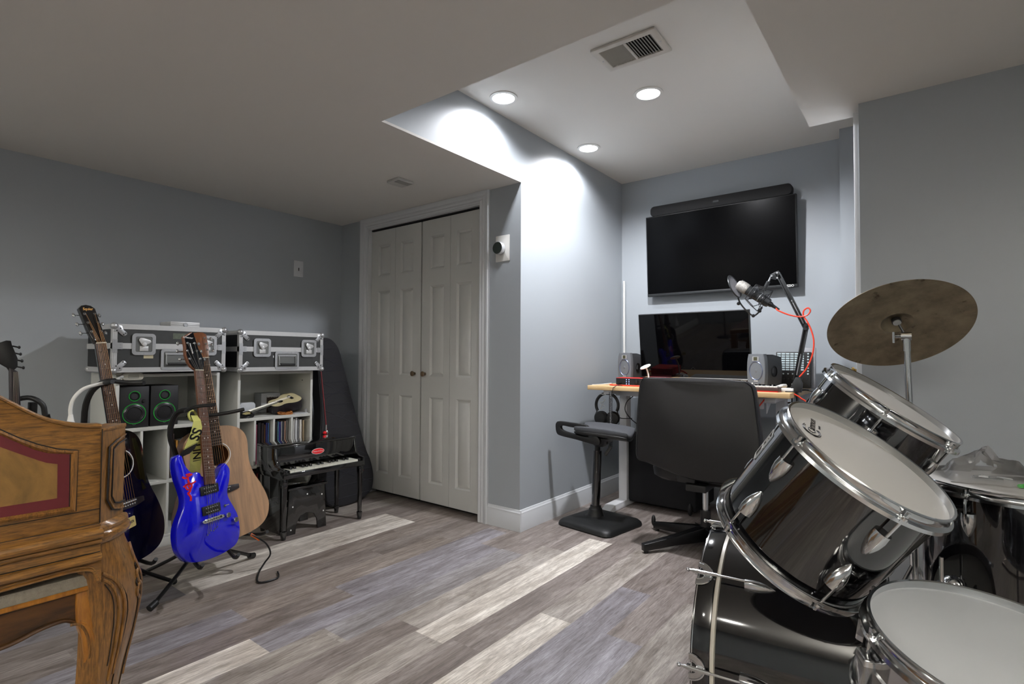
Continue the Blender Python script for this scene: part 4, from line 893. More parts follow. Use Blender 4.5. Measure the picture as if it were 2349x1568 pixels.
# ================================================================ GUITAR CORNER
def plane_frame(P0, lean, yaw):
    a, y = math.radians(lean), math.radians(yaw)
    e1 = Vector((-math.sin(y), math.cos(y), 0)); nx = Vector((math.cos(y), math.sin(y), 0))
    e2 = -nx*math.sin(a)+Vector((0, 0, math.cos(a)))
    return frame(Vector(P0), e1, e2, e1.cross(e2))
def peg(b, x, y, side, z0=-.012, zt=.009):
    b.cyl((x, y, z0-.012), (x, y, zt), .0032, seg=10); b.cyl((x, y, zt-.009), (x, y, zt-.005), .0052, seg=12)
    b.cyl((x, y, z0-.006), (x+side*.026, y, z0-.006), .002, seg=8); b.sphere((x+side*.033, y, z0-.006), .009, (.75, 1, .45), 12)
def lerp(p, q, t): return (p[0]+(q[0]-p[0])*t, p[1]+(q[1]-p[1])*t)
def neck(t, nl, nr, el, er, z, fb_mat, back_mat, frets, scale_end, dots, thick=.02, dot_r=.0028):
    """fretboard quad nut-left, nut-right, end-left, end-right in the guitar's plane; returns nothing"""
    q = [nl, nr, er, el]
    B().prism(q, z-.006, z).build('fretboard', fb_mat, t, bevel=.0008)
    mid_n = lerp(nl, nr, .5); mid_e = lerp(el, er, .5); rings = []
    for s in (-.03, .1, .5, .85, 1):
        l, r = lerp(nl, el, s), lerp(nr, er, s); c = lerp(l, r, .5); hw = (r[0]-l[0])/2
        rings.append([Vector((c[0]+hw*math.cos(a), c[1], z-.006-thick*(1+.15*max(0, s))*math.sin(a))) for a in [PI*k/8 for k in range(9)]])
    B().loft(rings).build('neck', back_mat, t)
    L_ = math.hypot(mid_e[0]-mid_n[0], mid_e[1]-mid_n[1]); sc_ = scale_end; b = B()
    for k in range(1, frets+1):
        d = sc_*(1-2**(-k/12))/L_
        if d < .995: l, r = lerp(nl, el, d), lerp(nr, er, d); b.tube([(l[0], l[1], z+.0006), (r[0], r[1], z+.0006)], .0009, 5)
    b.build('frets', STRING, t)
    b = B()
    for k in dots:
        d = sc_*(1-(2**(-k/12)+2**(-(k-1)/12))/2)/L_
        c = lerp(lerp(nl, nr, .5), lerp(el, er, .5), d)
        for off in ((-.008, .008) if k == 12 else (0,)): b.cyl((c[0]+off, c[1], z-.001), (c[0]+off, c[1], z+.0004), dot_r, seg=12)
    b.build('inlay_dots', WHITET, t)
    b = B(); b.tube([(nl[0], nl[1], z+.001), (nr[0], nr[1], z+.001)], .0024, 6); b.build('nut', mat('bone', (225, 220, 200), rough=.4), t)

def electric():
    t = thing('electric_guitar', 'glossy cobalt blue electric guitar with a red emblem on its body', 'guitar', plane_frame((-2.5, 1.026, .146), 9, 12))
    out = [(-.03, .5), (-.021, .484), (-.015, .458), (-.002, .433), (.015, .414), (.036, .413), (.052, .405), (.06, .39), (.109, .375), (.121, .365), (.135, .384), (.148, .408), (.168, .423), (.177, .427), (.19, .411), (.197, .388), (.19, .346), (.176, .301), (.179, .268), (.202, .219), (.218, .177), (.223, .122), (.216, .081), (.198, .052), (.167, .038), (.119, .028), (.074, .025), (.02, .028), (-.016, .037), (-.04, .052), (-.067, .092), (-.076, .142), (-.072, .189), (-.059, .225), (-.038, .268), (-.03, .306), (-.037, .347), (-.051, .4), (-.057, .446), (-.053, .485), (-.043, .498)]
    out = smooth_loop(out, 3); cx, cy = .07, .2
    def inset(d):
        n_ = len(out); res = []
        for i in range(n_):
            a, b_ = Vector(out[i-1]), Vector(out[(i+1) % n_]); tg = (b_-a).normalized(); nn = Vector((-tg.y, tg.x))
            c = Vector(out[i])+nn*d
            res.append((c.x, c.y))
        return res
    # choose the inset sign so that it shrinks
    sgn = 1 if abs(sum(inset(.01)[i][0]*inset(.01)[i-1][1]-inset(.01)[i-1][0]*inset(.01)[i][1] for i in range(len(out)))) < abs(sum(out[i][0]*out[i-1][1]-out[i-1][0]*out[i][1] for i in range(len(out)))) else -1
    rings = []
    for d, z in ((.0035, -.044), (.0012, -.0425), (0, -.039), (0, -.010), (.0008, -.005), (.002, -.002), (.0038, 0)):
        rings.append([Vector((a, b_, z)) for a, b_ in inset(sgn*d)])
    b = B(); b.loft(rings, caps=True); b.build('body', BLUE, t, ang=50)
    z = .014
    nl, nr, el, er = (.056, .867), (.095, .865), (.061, .352), (.109, .346)
    neck(t, nl, nr, el, er, z, ROSE, MAHOG, 24, .64, (3, 5, 7, 9, 12, 15, 17, 19, 21))
    hd = [(.013, 1.018), (.057, 1.044), (.064, 1.018), (.077, .968), (.092, .936), (.103, .907), (.097, .885), (.095, .865), (.056, .867), (.038, .882), (.026, .9), (.016, .937), (.018, .974)]
    B().prism(hd, z-.018, z-.004).build('headstock', MAHOG, t, bevel=.002)
    B().prism([(.07+(a-.07)*.93+.004, .95+(y-.95)*.97) for a, y in hd], z-.0045, z-.0028).build('headstock_face', BLACKG, t)
    pts = [(.03, .99, -1), (.026, .955, -1), (.034, .918, -1), (.062, .99, 1), (.070, .955, 1), (.084, .918, 1)]
    for x, y, s in pts:
        b = B(); peg(b, x, y, s, z-.012, z+.006); b.build('tuning_peg', CHROME, t)
    B().text('Schecter', .0135, TR((.035, 1.016, z-.0024), (0, 0, -.1)), .0004, shear=.3).build('logo', WHITET, t)
    B().text('Diamond Series', .0075, TR((.048, .966, z-.0024), (0, 0, -1.35)), .0004, bold=.0003).build('lettering', WHITET, t)
    for (cx_, cy_, rz) in ((.085, .326, .04), (.087, .238, .04)):
        b = B(); b.box(-.043, .043, -.0195, .0195, -.001, .006, TR((cx_, cy_, 0), (0, 0, rz))); b.build('pickup', BLACKP, t, bevel=.002)
        b = B()
        for i in range(6):
            for j in (-1, 1): b.cyl((-.026+i*.0105, j*.009, .006), (-.026+i*.0105, j*.009, .0075), .0024, seg=10, M=TR((cx_, cy_, 0), (0, 0, rz)))
        b.build('pole_pieces', STEEL, t)
    b = B(); b.prism(rrect(.092, .017, .006), .004, .013, TR((.088, .194, 0), (0, 0, .04)))
    for x in (-.046, .046): b.cyl((x, 0, 0), (x, 0, .014), .0065, seg=16, M=TR((.088, .194, 0), (0, 0, .04)))
    for i in range(6): b.box(-.026+i*.0105-.003, -.026+i*.0105+.003, -.006, .006, .013, .0155, TR((.088, .194, 0), (0, 0, .04)))
    b.build('bridge', CHROME, t, bevel=.0008)
    tails = [(.060, .132), (.068, .138), (.077, .146), (.089, .143), (.098, .149), (.108, .154)]
    for i in range(6):
        u_ = (i+.5)/6; n0 = lerp((.059, .867), (.092, .865), i/5); br = (.062+i*.0105, .194+.0004*i)
        px, py, s = [pts[2], pts[1], pts[0], pts[3], pts[4], pts[5]][i]
        b = B(); b.tube([(px, py, z+.002), (n0[0], n0[1], z+.003), (br[0], br[1], .0165), (tails[i][0], tails[i][1], .002)], .0009 if i < 3 else .0006, 5); b.build('string', STRING, t)
        B().cyl((tails[i][0], tails[i][1], .001), (tails[i][0], tails[i][1], .0035), .0028, seg=10).build('string_ferrule', CHROME, t)
    for x, y in ((.160, .193), (.196, .163)):
        B().lathe([(.012, .001), (.0115, .014), (.009, .0165), (0, .0165)], 24, TR((x, y, 0))).build('control_knob', CHROME, t)
    b = B(); b.cyl((.152, .238, 0), (.152, .238, .006), .006, seg=16); b.tube([(.152, .238, .004), (.166, .240, .014)], .0022, 8); b.build('toggle_switch', CHROME, t)
    # red emblem: crossed strokes and a winding tail
    b = B(); zz = .0008
    def stroke(P_, w_=.004):
        w_ *= 1.35
        P_ = [Vector((*p, 0)) for p in smooth_loop(P_, 4, closed=False)]
        for p, q in zip(P_, P_[1:]):
            d = (q-p).normalized(); n_ = Vector((-d.y, d.x, 0))*w_/2
            b._f([b.bm.verts.new(v+Vector((0, 0, zz))) for v in (p-n_-d*.001, p+n_-d*.001, q+n_+d*.001, q-n_+d*.001)])
    stroke([(-.032, .403), (-.018, .396), (-.004, .402), (.012, .408)], .006); stroke([(-.015, .409), (.004, .411)], .006)
    stroke([(-.009, .402), (-.006, .38), (-.003, .365)], .006); stroke([(-.03, .361), (-.012, .368), (.005, .367), (.026, .374)], .005)
    stroke([(-.018, .37), (-.02, .355), (-.01, .345), (.004, .35), (.006, .362), (-.004, .372), (-.016, .366)], .005)
    stroke([(-.01, .362), (.0, .348), (-.004, .335), (-.012, .33), (-.006, .32), (-.001, .31), (-.003, .296)], .0065)
    b.build('red_emblem', REDT, t)
    return t
electric()

HALF = [(0, 0), (.05, .001), (.10, .008), (.15, .026), (.185, .062), (.2, .115), (.195, .165), (.176, .225), (.15, .285), (.138, .34), (.137, .39), (.141, .44), (.135, .485), (.11, .52), (.07, .54), (.03, .547), (0, .548)]
def acoustic(P0, lean, yaw, roll, name_label, top_m, side_m, fb_m, hs_m, logo, wscale=1, rosette=True, guard=False, hlen=1.0, nut_t=.91):
    M = plane_frame(P0, lean, yaw) @ Matrix.Rotation(roll, 4, 'Z')
    t = thing('acoustic_guitar', name_label, 'guitar', M)
    half = [(a*wscale, y) for a, y in HALF]
    full = half+[(-a, y) for a, y in reversed(half[1:-1])]; full = smooth_loop(full, 4)
    hole = [(.05*math.cos(2*PI*k/48), .41+.05*math.sin(2*PI*k/48)) for k in range(48)]
    b = B(); b.loft([[Vector((a, y, z)) for a, y in full] for z in (-.10, -.002)], caps=False); b.prism(full, -.1, -.098); b.build('body_side', side_m, t, ang=60)
    # top with a real sound hole: bridge the two loops
    b = B(); n_ = len(full); ang = [math.atan2(y-.41, a) for a, y in full]
    def rp(a): return (.05*math.cos(a), .41+.05*math.sin(a))
    steps = 6
    rings = []
    for k in range(steps+1):
        f = k/steps; rings.append([Vector((a*f+rp(g)[0]*(1-f), y*f+rp(g)[1]*(1-f), 0)) for (a, y), g in zip(full, ang)])
    rings.append([Vector((a, y, -.003)) for a, y in full])
    b.loft([[p-Vector((0, 0, .003)) for p in rings[0]]]+rings, caps=False); b.build('soundboard', top_m, t)
    B().tube([(a, y, -.001) for a, y in full], .0018, 5, closed=True).build('binding', side_m if top_m is not BLACKG else WHITET, t) if False else None
    B().prism([(a, y) for a, y in hole], -.09, -.088).build('inner_back', BLACKP, t)
    if rosette: B().torus((0, .41, .0004), .0575, .0022, seg=60, k=6).build('rosette', WHITET, t)
    nl, nr, el, er = (-.0215, nut_t), (.0215, nut_t), (-.0275, .455), (.0275, .455)
    neck(t, nl, nr, el, er, .007, fb_m, side_m if side_m is BLACKG else MAHOG, 20, (nut_t-.245), (3, 5, 7, 9, 12, 15), .02)
    hs = [(-.0215, nut_t), (.0215, nut_t), (.026, nut_t+.02), (.031, nut_t+.05), (.034, nut_t+.155*hlen), (.02, nut_t+.168*hlen), (0, nut_t+.172*hlen), (-.02, nut_t+.168*hlen), (-.034, nut_t+.155*hlen), (-.031, nut_t+.05), (-.026, nut_t+.02)]
    TILT = Matrix.Translation((0, nut_t, 0)) @ Matrix.Rotation(-.24, 4, 'X') @ Matrix.Translation((0, -nut_t, 0))
    b = B(); b.prism(hs, -.012, .003, TILT); b.build('headstock', hs_m, t, bevel=.0015)
    for s in (-1, 1):
        for k in range(3):
            b = B(); peg(b, s*.0215, nut_t+(.05+k*.04)*hlen, s, -.006); b.bm.transform(TILT); b.build('tuning_peg', CHROME, t)
    if logo: B().text(logo, .017, TILT @ TR((0, nut_t+.152*hlen, .0034)), .0004, shear=.3, bold=.0003).build('logo', GOLDT, t)
    br = [(-.075, .232), (-.06, .228), (-.03, .222), (.03, .222), (.06, .228), (.075, .232), (.075, .252), (.03, .256), (-.03, .256), (-.075, .252)]
    B().prism(br, 0, .007).build('bridge', EBONY, t, bevel=.002)
    B().box(-.035, .035, .247, .25, .007, .0105).build('saddle', WHITET, t)
    b = B()
    for k in range(6): b.sphere((-.027+k*.0108, .236, .008), .0028, (1, 1, 1), 8)
    b.build('bridge_pins', WHITET, t)
    for k in range(6):
        x0, x1 = -.0165+k*.0066, -.027+k*.0108; s = -1 if k < 3 else 1; kk = k if k < 3 else 5-k
        B().tube([(s*.0195, nut_t+(.05+kk*.04)*hlen*.97, .009-.24*(.05+kk*.04)*hlen), (x0, nut_t, .0095), (x1, .248, .011), (x1, .236, .008)], .0009, 5).build('string', mat('bronze_string', (170, 130, 90), rough=.35, metal=1), t)
    if guard:
        B().prism([(-.05, .43), (-.1, .36), (-.105, .30), (-.06, .275), (-.03, .35)], .0002, .0012).build('pickguard', BLACKP, t)
    return t
acoustic((-2.66, 1.236, .186), 9, -6, .098, 'natural wood acoustic guitar standing behind the blue guitar', WALNUT, MAHOG, EBONY, MAHOG, None, wscale=1.02, nut_t=.887, hlen=.8)
acoustic((-2.61, .838, .215), 9, 25, .07, 'black acoustic guitar half hidden behind the carved desk', BLACKG, BLACKG, DROSE, BLACKG, 'Squier', wscale=.79, nut_t=.918)

def double_stand():
    P = Vector((-2.72, 1.16, 0)); t = thing('guitar_stand', 'black tripod guitar stand holding the blue and natural guitars', 'guitar stand', P)
    def R(*p): return tuple(Vector(p)-P)
    B().tube([R(-2.70, 1.13, .12), R(-2.80, 1.06, .55), R(-2.80, 1.02, .70), R(-2.76, 1.03, .80), R(-2.70, 1.06, .82)], .0125, 10, smooth=4).build('pole', BLACKM, t)
    for tip in ((-2.583, .882), (-2.835, 1.44), (-3.02, .98)):
        b = B(); b.tube([R(-2.70, 1.13, .2), R(tip[0]*.5-1.35, tip[1]*.5+.565, .10), R(tip[0], tip[1], .014)], .0085, 10, smooth=2); sl = b.build('leg', BLACKM, t)
        b = B(); q = Vector((tip[0], tip[1], .016)); d = (q-Vector((-2.70, 1.13, .12))).normalized(); b.cyl(tuple(q-d*.03-P), tuple(q+d*.006-P), .0135, .0145); b.build('rubber_foot', RUBBER, sl)
    for s in (-1, 1):
        b = B(); b.tube([R(-2.70, 1.13, .20), R(-2.64, 1.13+s*.07, .17), R(-2.50, 1.11+s*.075, .155), R(-2.44, 1.10+s*.075, .185)], .008, 8, smooth=3); b.build('lower_cradle_arm', RUBBER, t)
        b = B(); b.tube([R(-2.70, 1.15, .22), R(-2.74, 1.22+s*.08, .18), R(-2.66, 1.30+s*.09, .175), R(-2.60, 1.30+s*.09, .20)], .008, 8, smooth=3); b.build('lower_cradle_arm', RUBBER, t)
    b = B(); b.tube([R(-2.70, 1.05, .815), R(-2.60, 1.01, .825), R(-2.55, 1.03, .845), R(-2.50, 1.09, .853)], .008, 8, smooth=3); b.build('neck_fork', RUBBER, t)
    b = B(); b.tube([R(-2.70, 1.05, .795), R(-2.66, 1.12, .79), R(-2.62, 1.2, .80), R(-2.58, 1.255, .815)], .0085, 8, smooth=3); b.build('neck_fork', RUBBER, t)
double_stand()
def single_stand():
    P = Vector((-2.80, .80, 0)); t = thing('guitar_stand', 'black guitar stand with a curved arm behind the black acoustic guitar', 'guitar stand', P)
    def R(*p): return tuple(Vector(p)-P)
    B().tube([R(-2.78, .80, .1), R(-2.76, .70, .55), R(-2.74, .68, .80), R(-2.72, .69, .905), R(-2.68, .72, .955), R(-2.63, .75, .965)], .0115, 10, smooth=4).build('pole', BLACKM, t)
    b = B(); b.tube([R(-2.63, .74, .965), R(-2.62, .80, .955), R(-2.57, .835, .955)], .009, 8, smooth=3); b.tube([R(-2.64, .74, .965), R(-2.60, .71, .96), R(-2.55, .72, .965)], .009, 8, smooth=3); b.build('neck_fork', RUBBER, t)
    for s in (-1, 1):
        B().tube([R(-2.78, .80, .22), R(-2.7, .8+s*.07, .19), R(-2.58, .8+s*.08, .20), R(-2.53, .8+s*.08, .23)], .008, 8, smooth=3).build('lower_cradle_arm', RUBBER, t)
    for tip in ((-2.62, .72), (-2.80, 1.05), (-3.05, .72)):
        B().tube([R(-2.78, .80, .2), R((tip[0]-2.78)/2, (tip[1]+.80)/2, .1), R(tip[0], tip[1], .014)], .0085, 8, smooth=2).build('leg', BLACKM, t)
        B().sphere(R(tip[0], tip[1], .015), .0145, seg=12).build('rubber_foot', RUBBER, t)
single_stand()
t = thing('name_tag', 'yellowish tag lettered in black hanging by the black acoustic guitar', 'tag', plane_frame((-2.50, .765, .405), 0, 20) @ Matrix.Scale(.85, 4))
B().prism(rrect(.085, .05, .006), -.002, 0, TR((0, 0, 0), (0, 0, .18))).build('card', mat('tag_yellow', (190, 172, 110), rough=.6), t)
B().tube([(-.03, .02, 0), (-.05, .06, -.02), (-.045, .12, -.05)], .0012, 5).build('cord', BLACKM, t)
B().text('Jordan', .026, TR((0, .004, .0004), (0, 0, .18)), .0004, bold=.0004).build('lettering', BLACKM, t)

YEL = mat('yellow_strap', (190, 190, 104), rough=.7, bump=.3, bscale=400)
def strap():
    M = plane_frame((-2.60, 0, 0), 0, 0)
    t = thing('guitar_strap', 'yellow guitar strap with black lettering looped over the stand', 'strap', M)
    # upper loop, front band, back band: ribbons with thickness
    def band(P_, th=.002):
        b = B(); rings = []
        for c, d, w_ in P_:
            c, d = Vector(c), Vector(d).normalized(); n_ = Vector((0, 0, 1))
            rings.append([c-d*w_/2-n_*th/2, c+d*w_/2-n_*th/2, c+d*w_/2+n_*th/2, c-d*w_/2+n_*th/2])
        b.loft(rings); return b
    band([((1.042, .802, .0), (1, -.1, .2), .026), ((1.043, .78, .03), (1, .1, 0), .03), ((1.040, .745, .036), (1, .25, 0), .046), ((1.030, .71, .036), (1, .4, 0), .056), ((1.018, .672, .034), (1, .45, 0), .064)]).build('band', YEL, t)
    band([((1.018, .676, .0345), (1, .45, 0), .066), ((1.004, .645, .03), (1, .4, 0), .068), ((.99, .628, .02), (1, .35, 0), .06)]).build('leather_tab', LEATHER, t)
    band([((1.062, .74, -.012), (1, 0, 0), .05), ((1.060, .62, -.012), (1, .05, 0), .05), ((1.055, .56, -.01), (1, .1, 0), .046), ((1.05, .50, -.01), (1, .1, 0), .04)]).build('back_band', YEL, t)
    B().text('SS', .058, TR((1.034, .722, .0375), (0, 0, -1.95)), .0006, bold=.0014).build('lettering', BLACKM, t)
    B().text('LINE', .046, TR((1.060, .625, -.0105), (0, 0, -1.55)), .0006, bold=.001).build('lettering', BLACKM, t)
    B().torus((1.040, .80, -.01), .024, .005, seg=24, k=8, axis=(.5, .3, .8)).build('loop', YEL, t)
strap()
tag(B().tube([(-2.66, 1.32, .20), (-2.63, 1.36, .17), (-2.62, 1.40, .13), (-2.64, 1.43, .07), (-2.66, 1.41, .025), (-2.60, 1.35, .008), (-2.50, 1.30, .006), (-2.48, 1.38, .006), (-2.55, 1.42, .006)], .0042, 8, smooth=5).build('guitar_cable', BLACKP), 'black instrument cable drooping from the blue guitar to the floor', 'cable')
tag(B().tube([(-2.651, 1.334, .19), (-2.638, 1.354, .172), (-2.632, 1.368, .158)], .0065, 10).build('orange_plug_sleeve', mat('orange_sleeve', (240, 110, 40), rough=.4)), 'bright orange sleeve on the cable below the blue guitar', 'cable plug')

def far_instrument():
    M = plane_frame((-2.95, 0, 0), 0, 0)
    t = thing('bass_guitar', 'dark guitar at the left edge with only its neck and head in view', 'guitar', M)
    hd = [(.445, 1.112), (.452, 1.118), (.471, 1.127), (.484, 1.126), (.487, 1.111), (.497, 1.082), (.506, 1.055), (.507, 1.02), (.486, .995), (.474, 1.017), (.454, 1.032), (.44, 1.034), (.425, 1.06), (.43, 1.10)]
    B().prism(hd, -.01, .006).build('headstock', BLACKP, t, bevel=.002)
    B().prism([(.480, 1.02), (.509, 1.0), (.524, .80), (.535, .55), (.49, .55), (.487, .80)], -.008, .01).build('neck', mat('dark_neck', (30, 22, 26), rough=.4), t, bevel=.004)
    for k in range(4):
        b = B(); b.cyl((.49+k*.005, 1.105-k*.028, -.004), (.508+k*.005, 1.10-k*.028, -.004), .003, seg=8); b.sphere((.511+k*.005, 1.10-k*.028, -.004), .007, (.7, 1, .5), 10); b.build('tuning_peg', BLACKM, t)
    out = smooth_loop([(.44, .58), (.46, .5), (.42, .42), (.40, .34), (.36, .24), (.36, .14), (.42, .07), (.52, .05), (.6, .08), (.65, .16), (.64, .26), (.59, .34), (.6, .42), (.61, .52), (.58, .56), (.545, .48), (.49, .47)], 3)
    B().prism(out, -.04, 0).build('body', BLACKG, t, bevel=.008)
    b = B()
    for k in range(4): b.tube([(.495+k*.004, 1.0, .012), (.497+k*.009, .2, .012)], .001, 5)
    b.build('strings', STRING, t)
    P = Vector((-3.05, .56, 0)); t = thing('guitar_stand', 'dark guitar stand with a curved hook at the left edge of the room', 'guitar stand', P)
    def R(*p): return tuple(Vector(p)-P)
    B().tube([R(-3.02, .55, .02), R(-3.0, .565, .6), R(-2.985, .565, .87)], .016, 10).build('pole', BLACKM, t)
    B().tube([R(-2.97, .43, .865), R(-2.97, .47, .873), R(-2.97, .53, .89), R(-2.95, .56, .887), R(-2.94, .588, .86), R(-2.94, .596, .82), R(-2.94, .603, .79)], .010, 10, smooth=3).build('neck_fork', RUBBER, t)
    B().cyl(R(-2.94, .597, .815), R(-2.94, .607, .785), .016, .012).build('fork_tip', RUBBER, t)
    for tip in ((-2.85, .42), (-2.85, .72), (-3.3, .55)): B().tube([R(-3.02, .55, .12), R(tip[0], tip[1], .01)], .009, 8).build('leg', BLACKM, t)
far_instrument()
def clamp_lamp():
    t = thing('clamp_lamp', 'white clip lamp with a curved flexible neck beside the bookcase', 'lamp', (-2.62, .605, 0))
    P_ = [(0, .003, .77), (0, .003, .823), (0, .002, .867), (0, .013, .905), (0, .042, .938), (0, .094, .955), (-.1, .17, .958), (-.4, .27, .958), (-.7, .375, .957)]
    B().tube(P_, .0068, 10, smooth=4).build('gooseneck', WHITEP, t)
    B().lathe([(.007, .84), (.011, .815), (.022, .79), (.028, .765), (.03, .74), (.02, .735), (0, .735)], 24, TR((0, .003, 0))).build('lamp_shade', WHITEP, t)
    b = B(); M = plane_frame((-3.37+2.62, .375, .957), 0, 0)
    b.prism(rrect(.10, .042, .02), -.012, .012, M @ TR((.06, 0, 0))); b.box(-.02, .012, -.025, -.005, -.012, .012, M); b.box(-.02, .012, .008, .03, -.004, .004, M); b.build('clamp', mat('ivory_plastic', (190, 188, 176), rough=.4), t, bevel=.003)
    B().prism(rrect(.05, .022, .006), .0121, .014, M @ TR((.062, 0, 0))).build('grip_pad', mat('grip_grey', (150, 150, 140), rough=.5), t)
clamp_lamp()

# ---------------------------------------------------------------- bookcases
BX0, BX1 = -3.82, -3.40
def bookcase(y0, y1, label, dividers, low_div):
    t = thing('bookcase', label, 'bookcase', (BX1, (y0+y1)/2, 0), 'white cube bookcases'); c = (y0+y1)/2
    x0, x1 = BX0-BX1, 0; th = .017
    def bb(name, ya, yb, z0, z1, m=MELAM): return B().box(x0, x1, ya-c, yb-c, z0, z1).build(name, m, t, bevel=.001)
    bb('side_panel', y0, y0+th, 0, .968); bb('side_panel', y1-th, y1, 0, .968); bb('top_panel', y0+th, y1-th, .951, .968); bb('plinth', y0+th, y1-th, 0, .05)
    bb('shelf', y0+th, y1-th, .655, .674); bb('shelf', y0+th, y1-th, .352, .370); bb('shelf', y0+th, y1-th, .05, .067)
    B().box(x0, x0+.006, y0+th-c, y1-th-c, .05, .951).build('back_panel', MELAM, t)
    for y in dividers: bb('divider', y-.0065, y+.0065, .370, .655)
    for y in low_div: bb('divider', y-.0065, y+.0065, .067, .352)
    b = B(); b.cyl((-.1, y1-th-.001-c, .9), (-.1, y1-th-.004-c, .9), .004, seg=10); b.build('peg_hole', BLACKM, t)
bookcase(.975, 1.503, 'white bookcase holding two green ringed speakers', (1.10, 1.232), (1.232,))
bookcase(1.612, 2.128, 'white bookcase with a small guitar and books, behind the toy piano', (1.726, 1.852, 1.978), (1.852,))
def small_speaker(y, label, power):
    t = thing('bookshelf_speaker', label, 'speaker', frame((-3.425, y, .6745), (0, 1, 0), (0, 0, 1), (1, 0, 0)), 'green ringed speakers')
    B().box(-.07, .07, 0, .225, -.2, 0).build('cabinet', mat('speaker_black', (22, 22, 25), rough=.5), t, bevel=.003)
    for zy, r in ((.172, .0265), (.076, .054)):
        n_ = 'tweeter' if r < .04 else 'woofer'
        dv = B().lathe([(r-.002, .001), (r*.82, .0045), (r*.74, .001), (r*.3, -.012), (r*.28, -.008), (r*.2, -.003), (0, -.0005)], 40, TR((0, zy, .001))).build(n_, CONE, t)
        B().torus((0, zy, .001), r, .0017, seg=50, k=6).build(n_+'_ring', GREEN, dv)['label'] = 'bright green ring'
        B().lathe([(r*.8, .0015), (r*.7, .004), (r*.66, .002)], 40, TR((0, zy, .001))).build(n_+'_surround', RUBBER, dv)
    B().torus((0, .0215, .0005), .0065, .001, seg=20, k=6).build('logo', GREYS, t)
    if power: B().lathe([(.009, 0), (.008, .008), (0, .008)], 20, TR((.045, .145, 0))).build('power_knob', BLACKP, t)
small_speaker(1.070, 'black speaker with green rings and a small knob, beside the bookcase side', True)
small_speaker(1.217, 'black speaker with green rings and no knob, in the same bookcase', False)

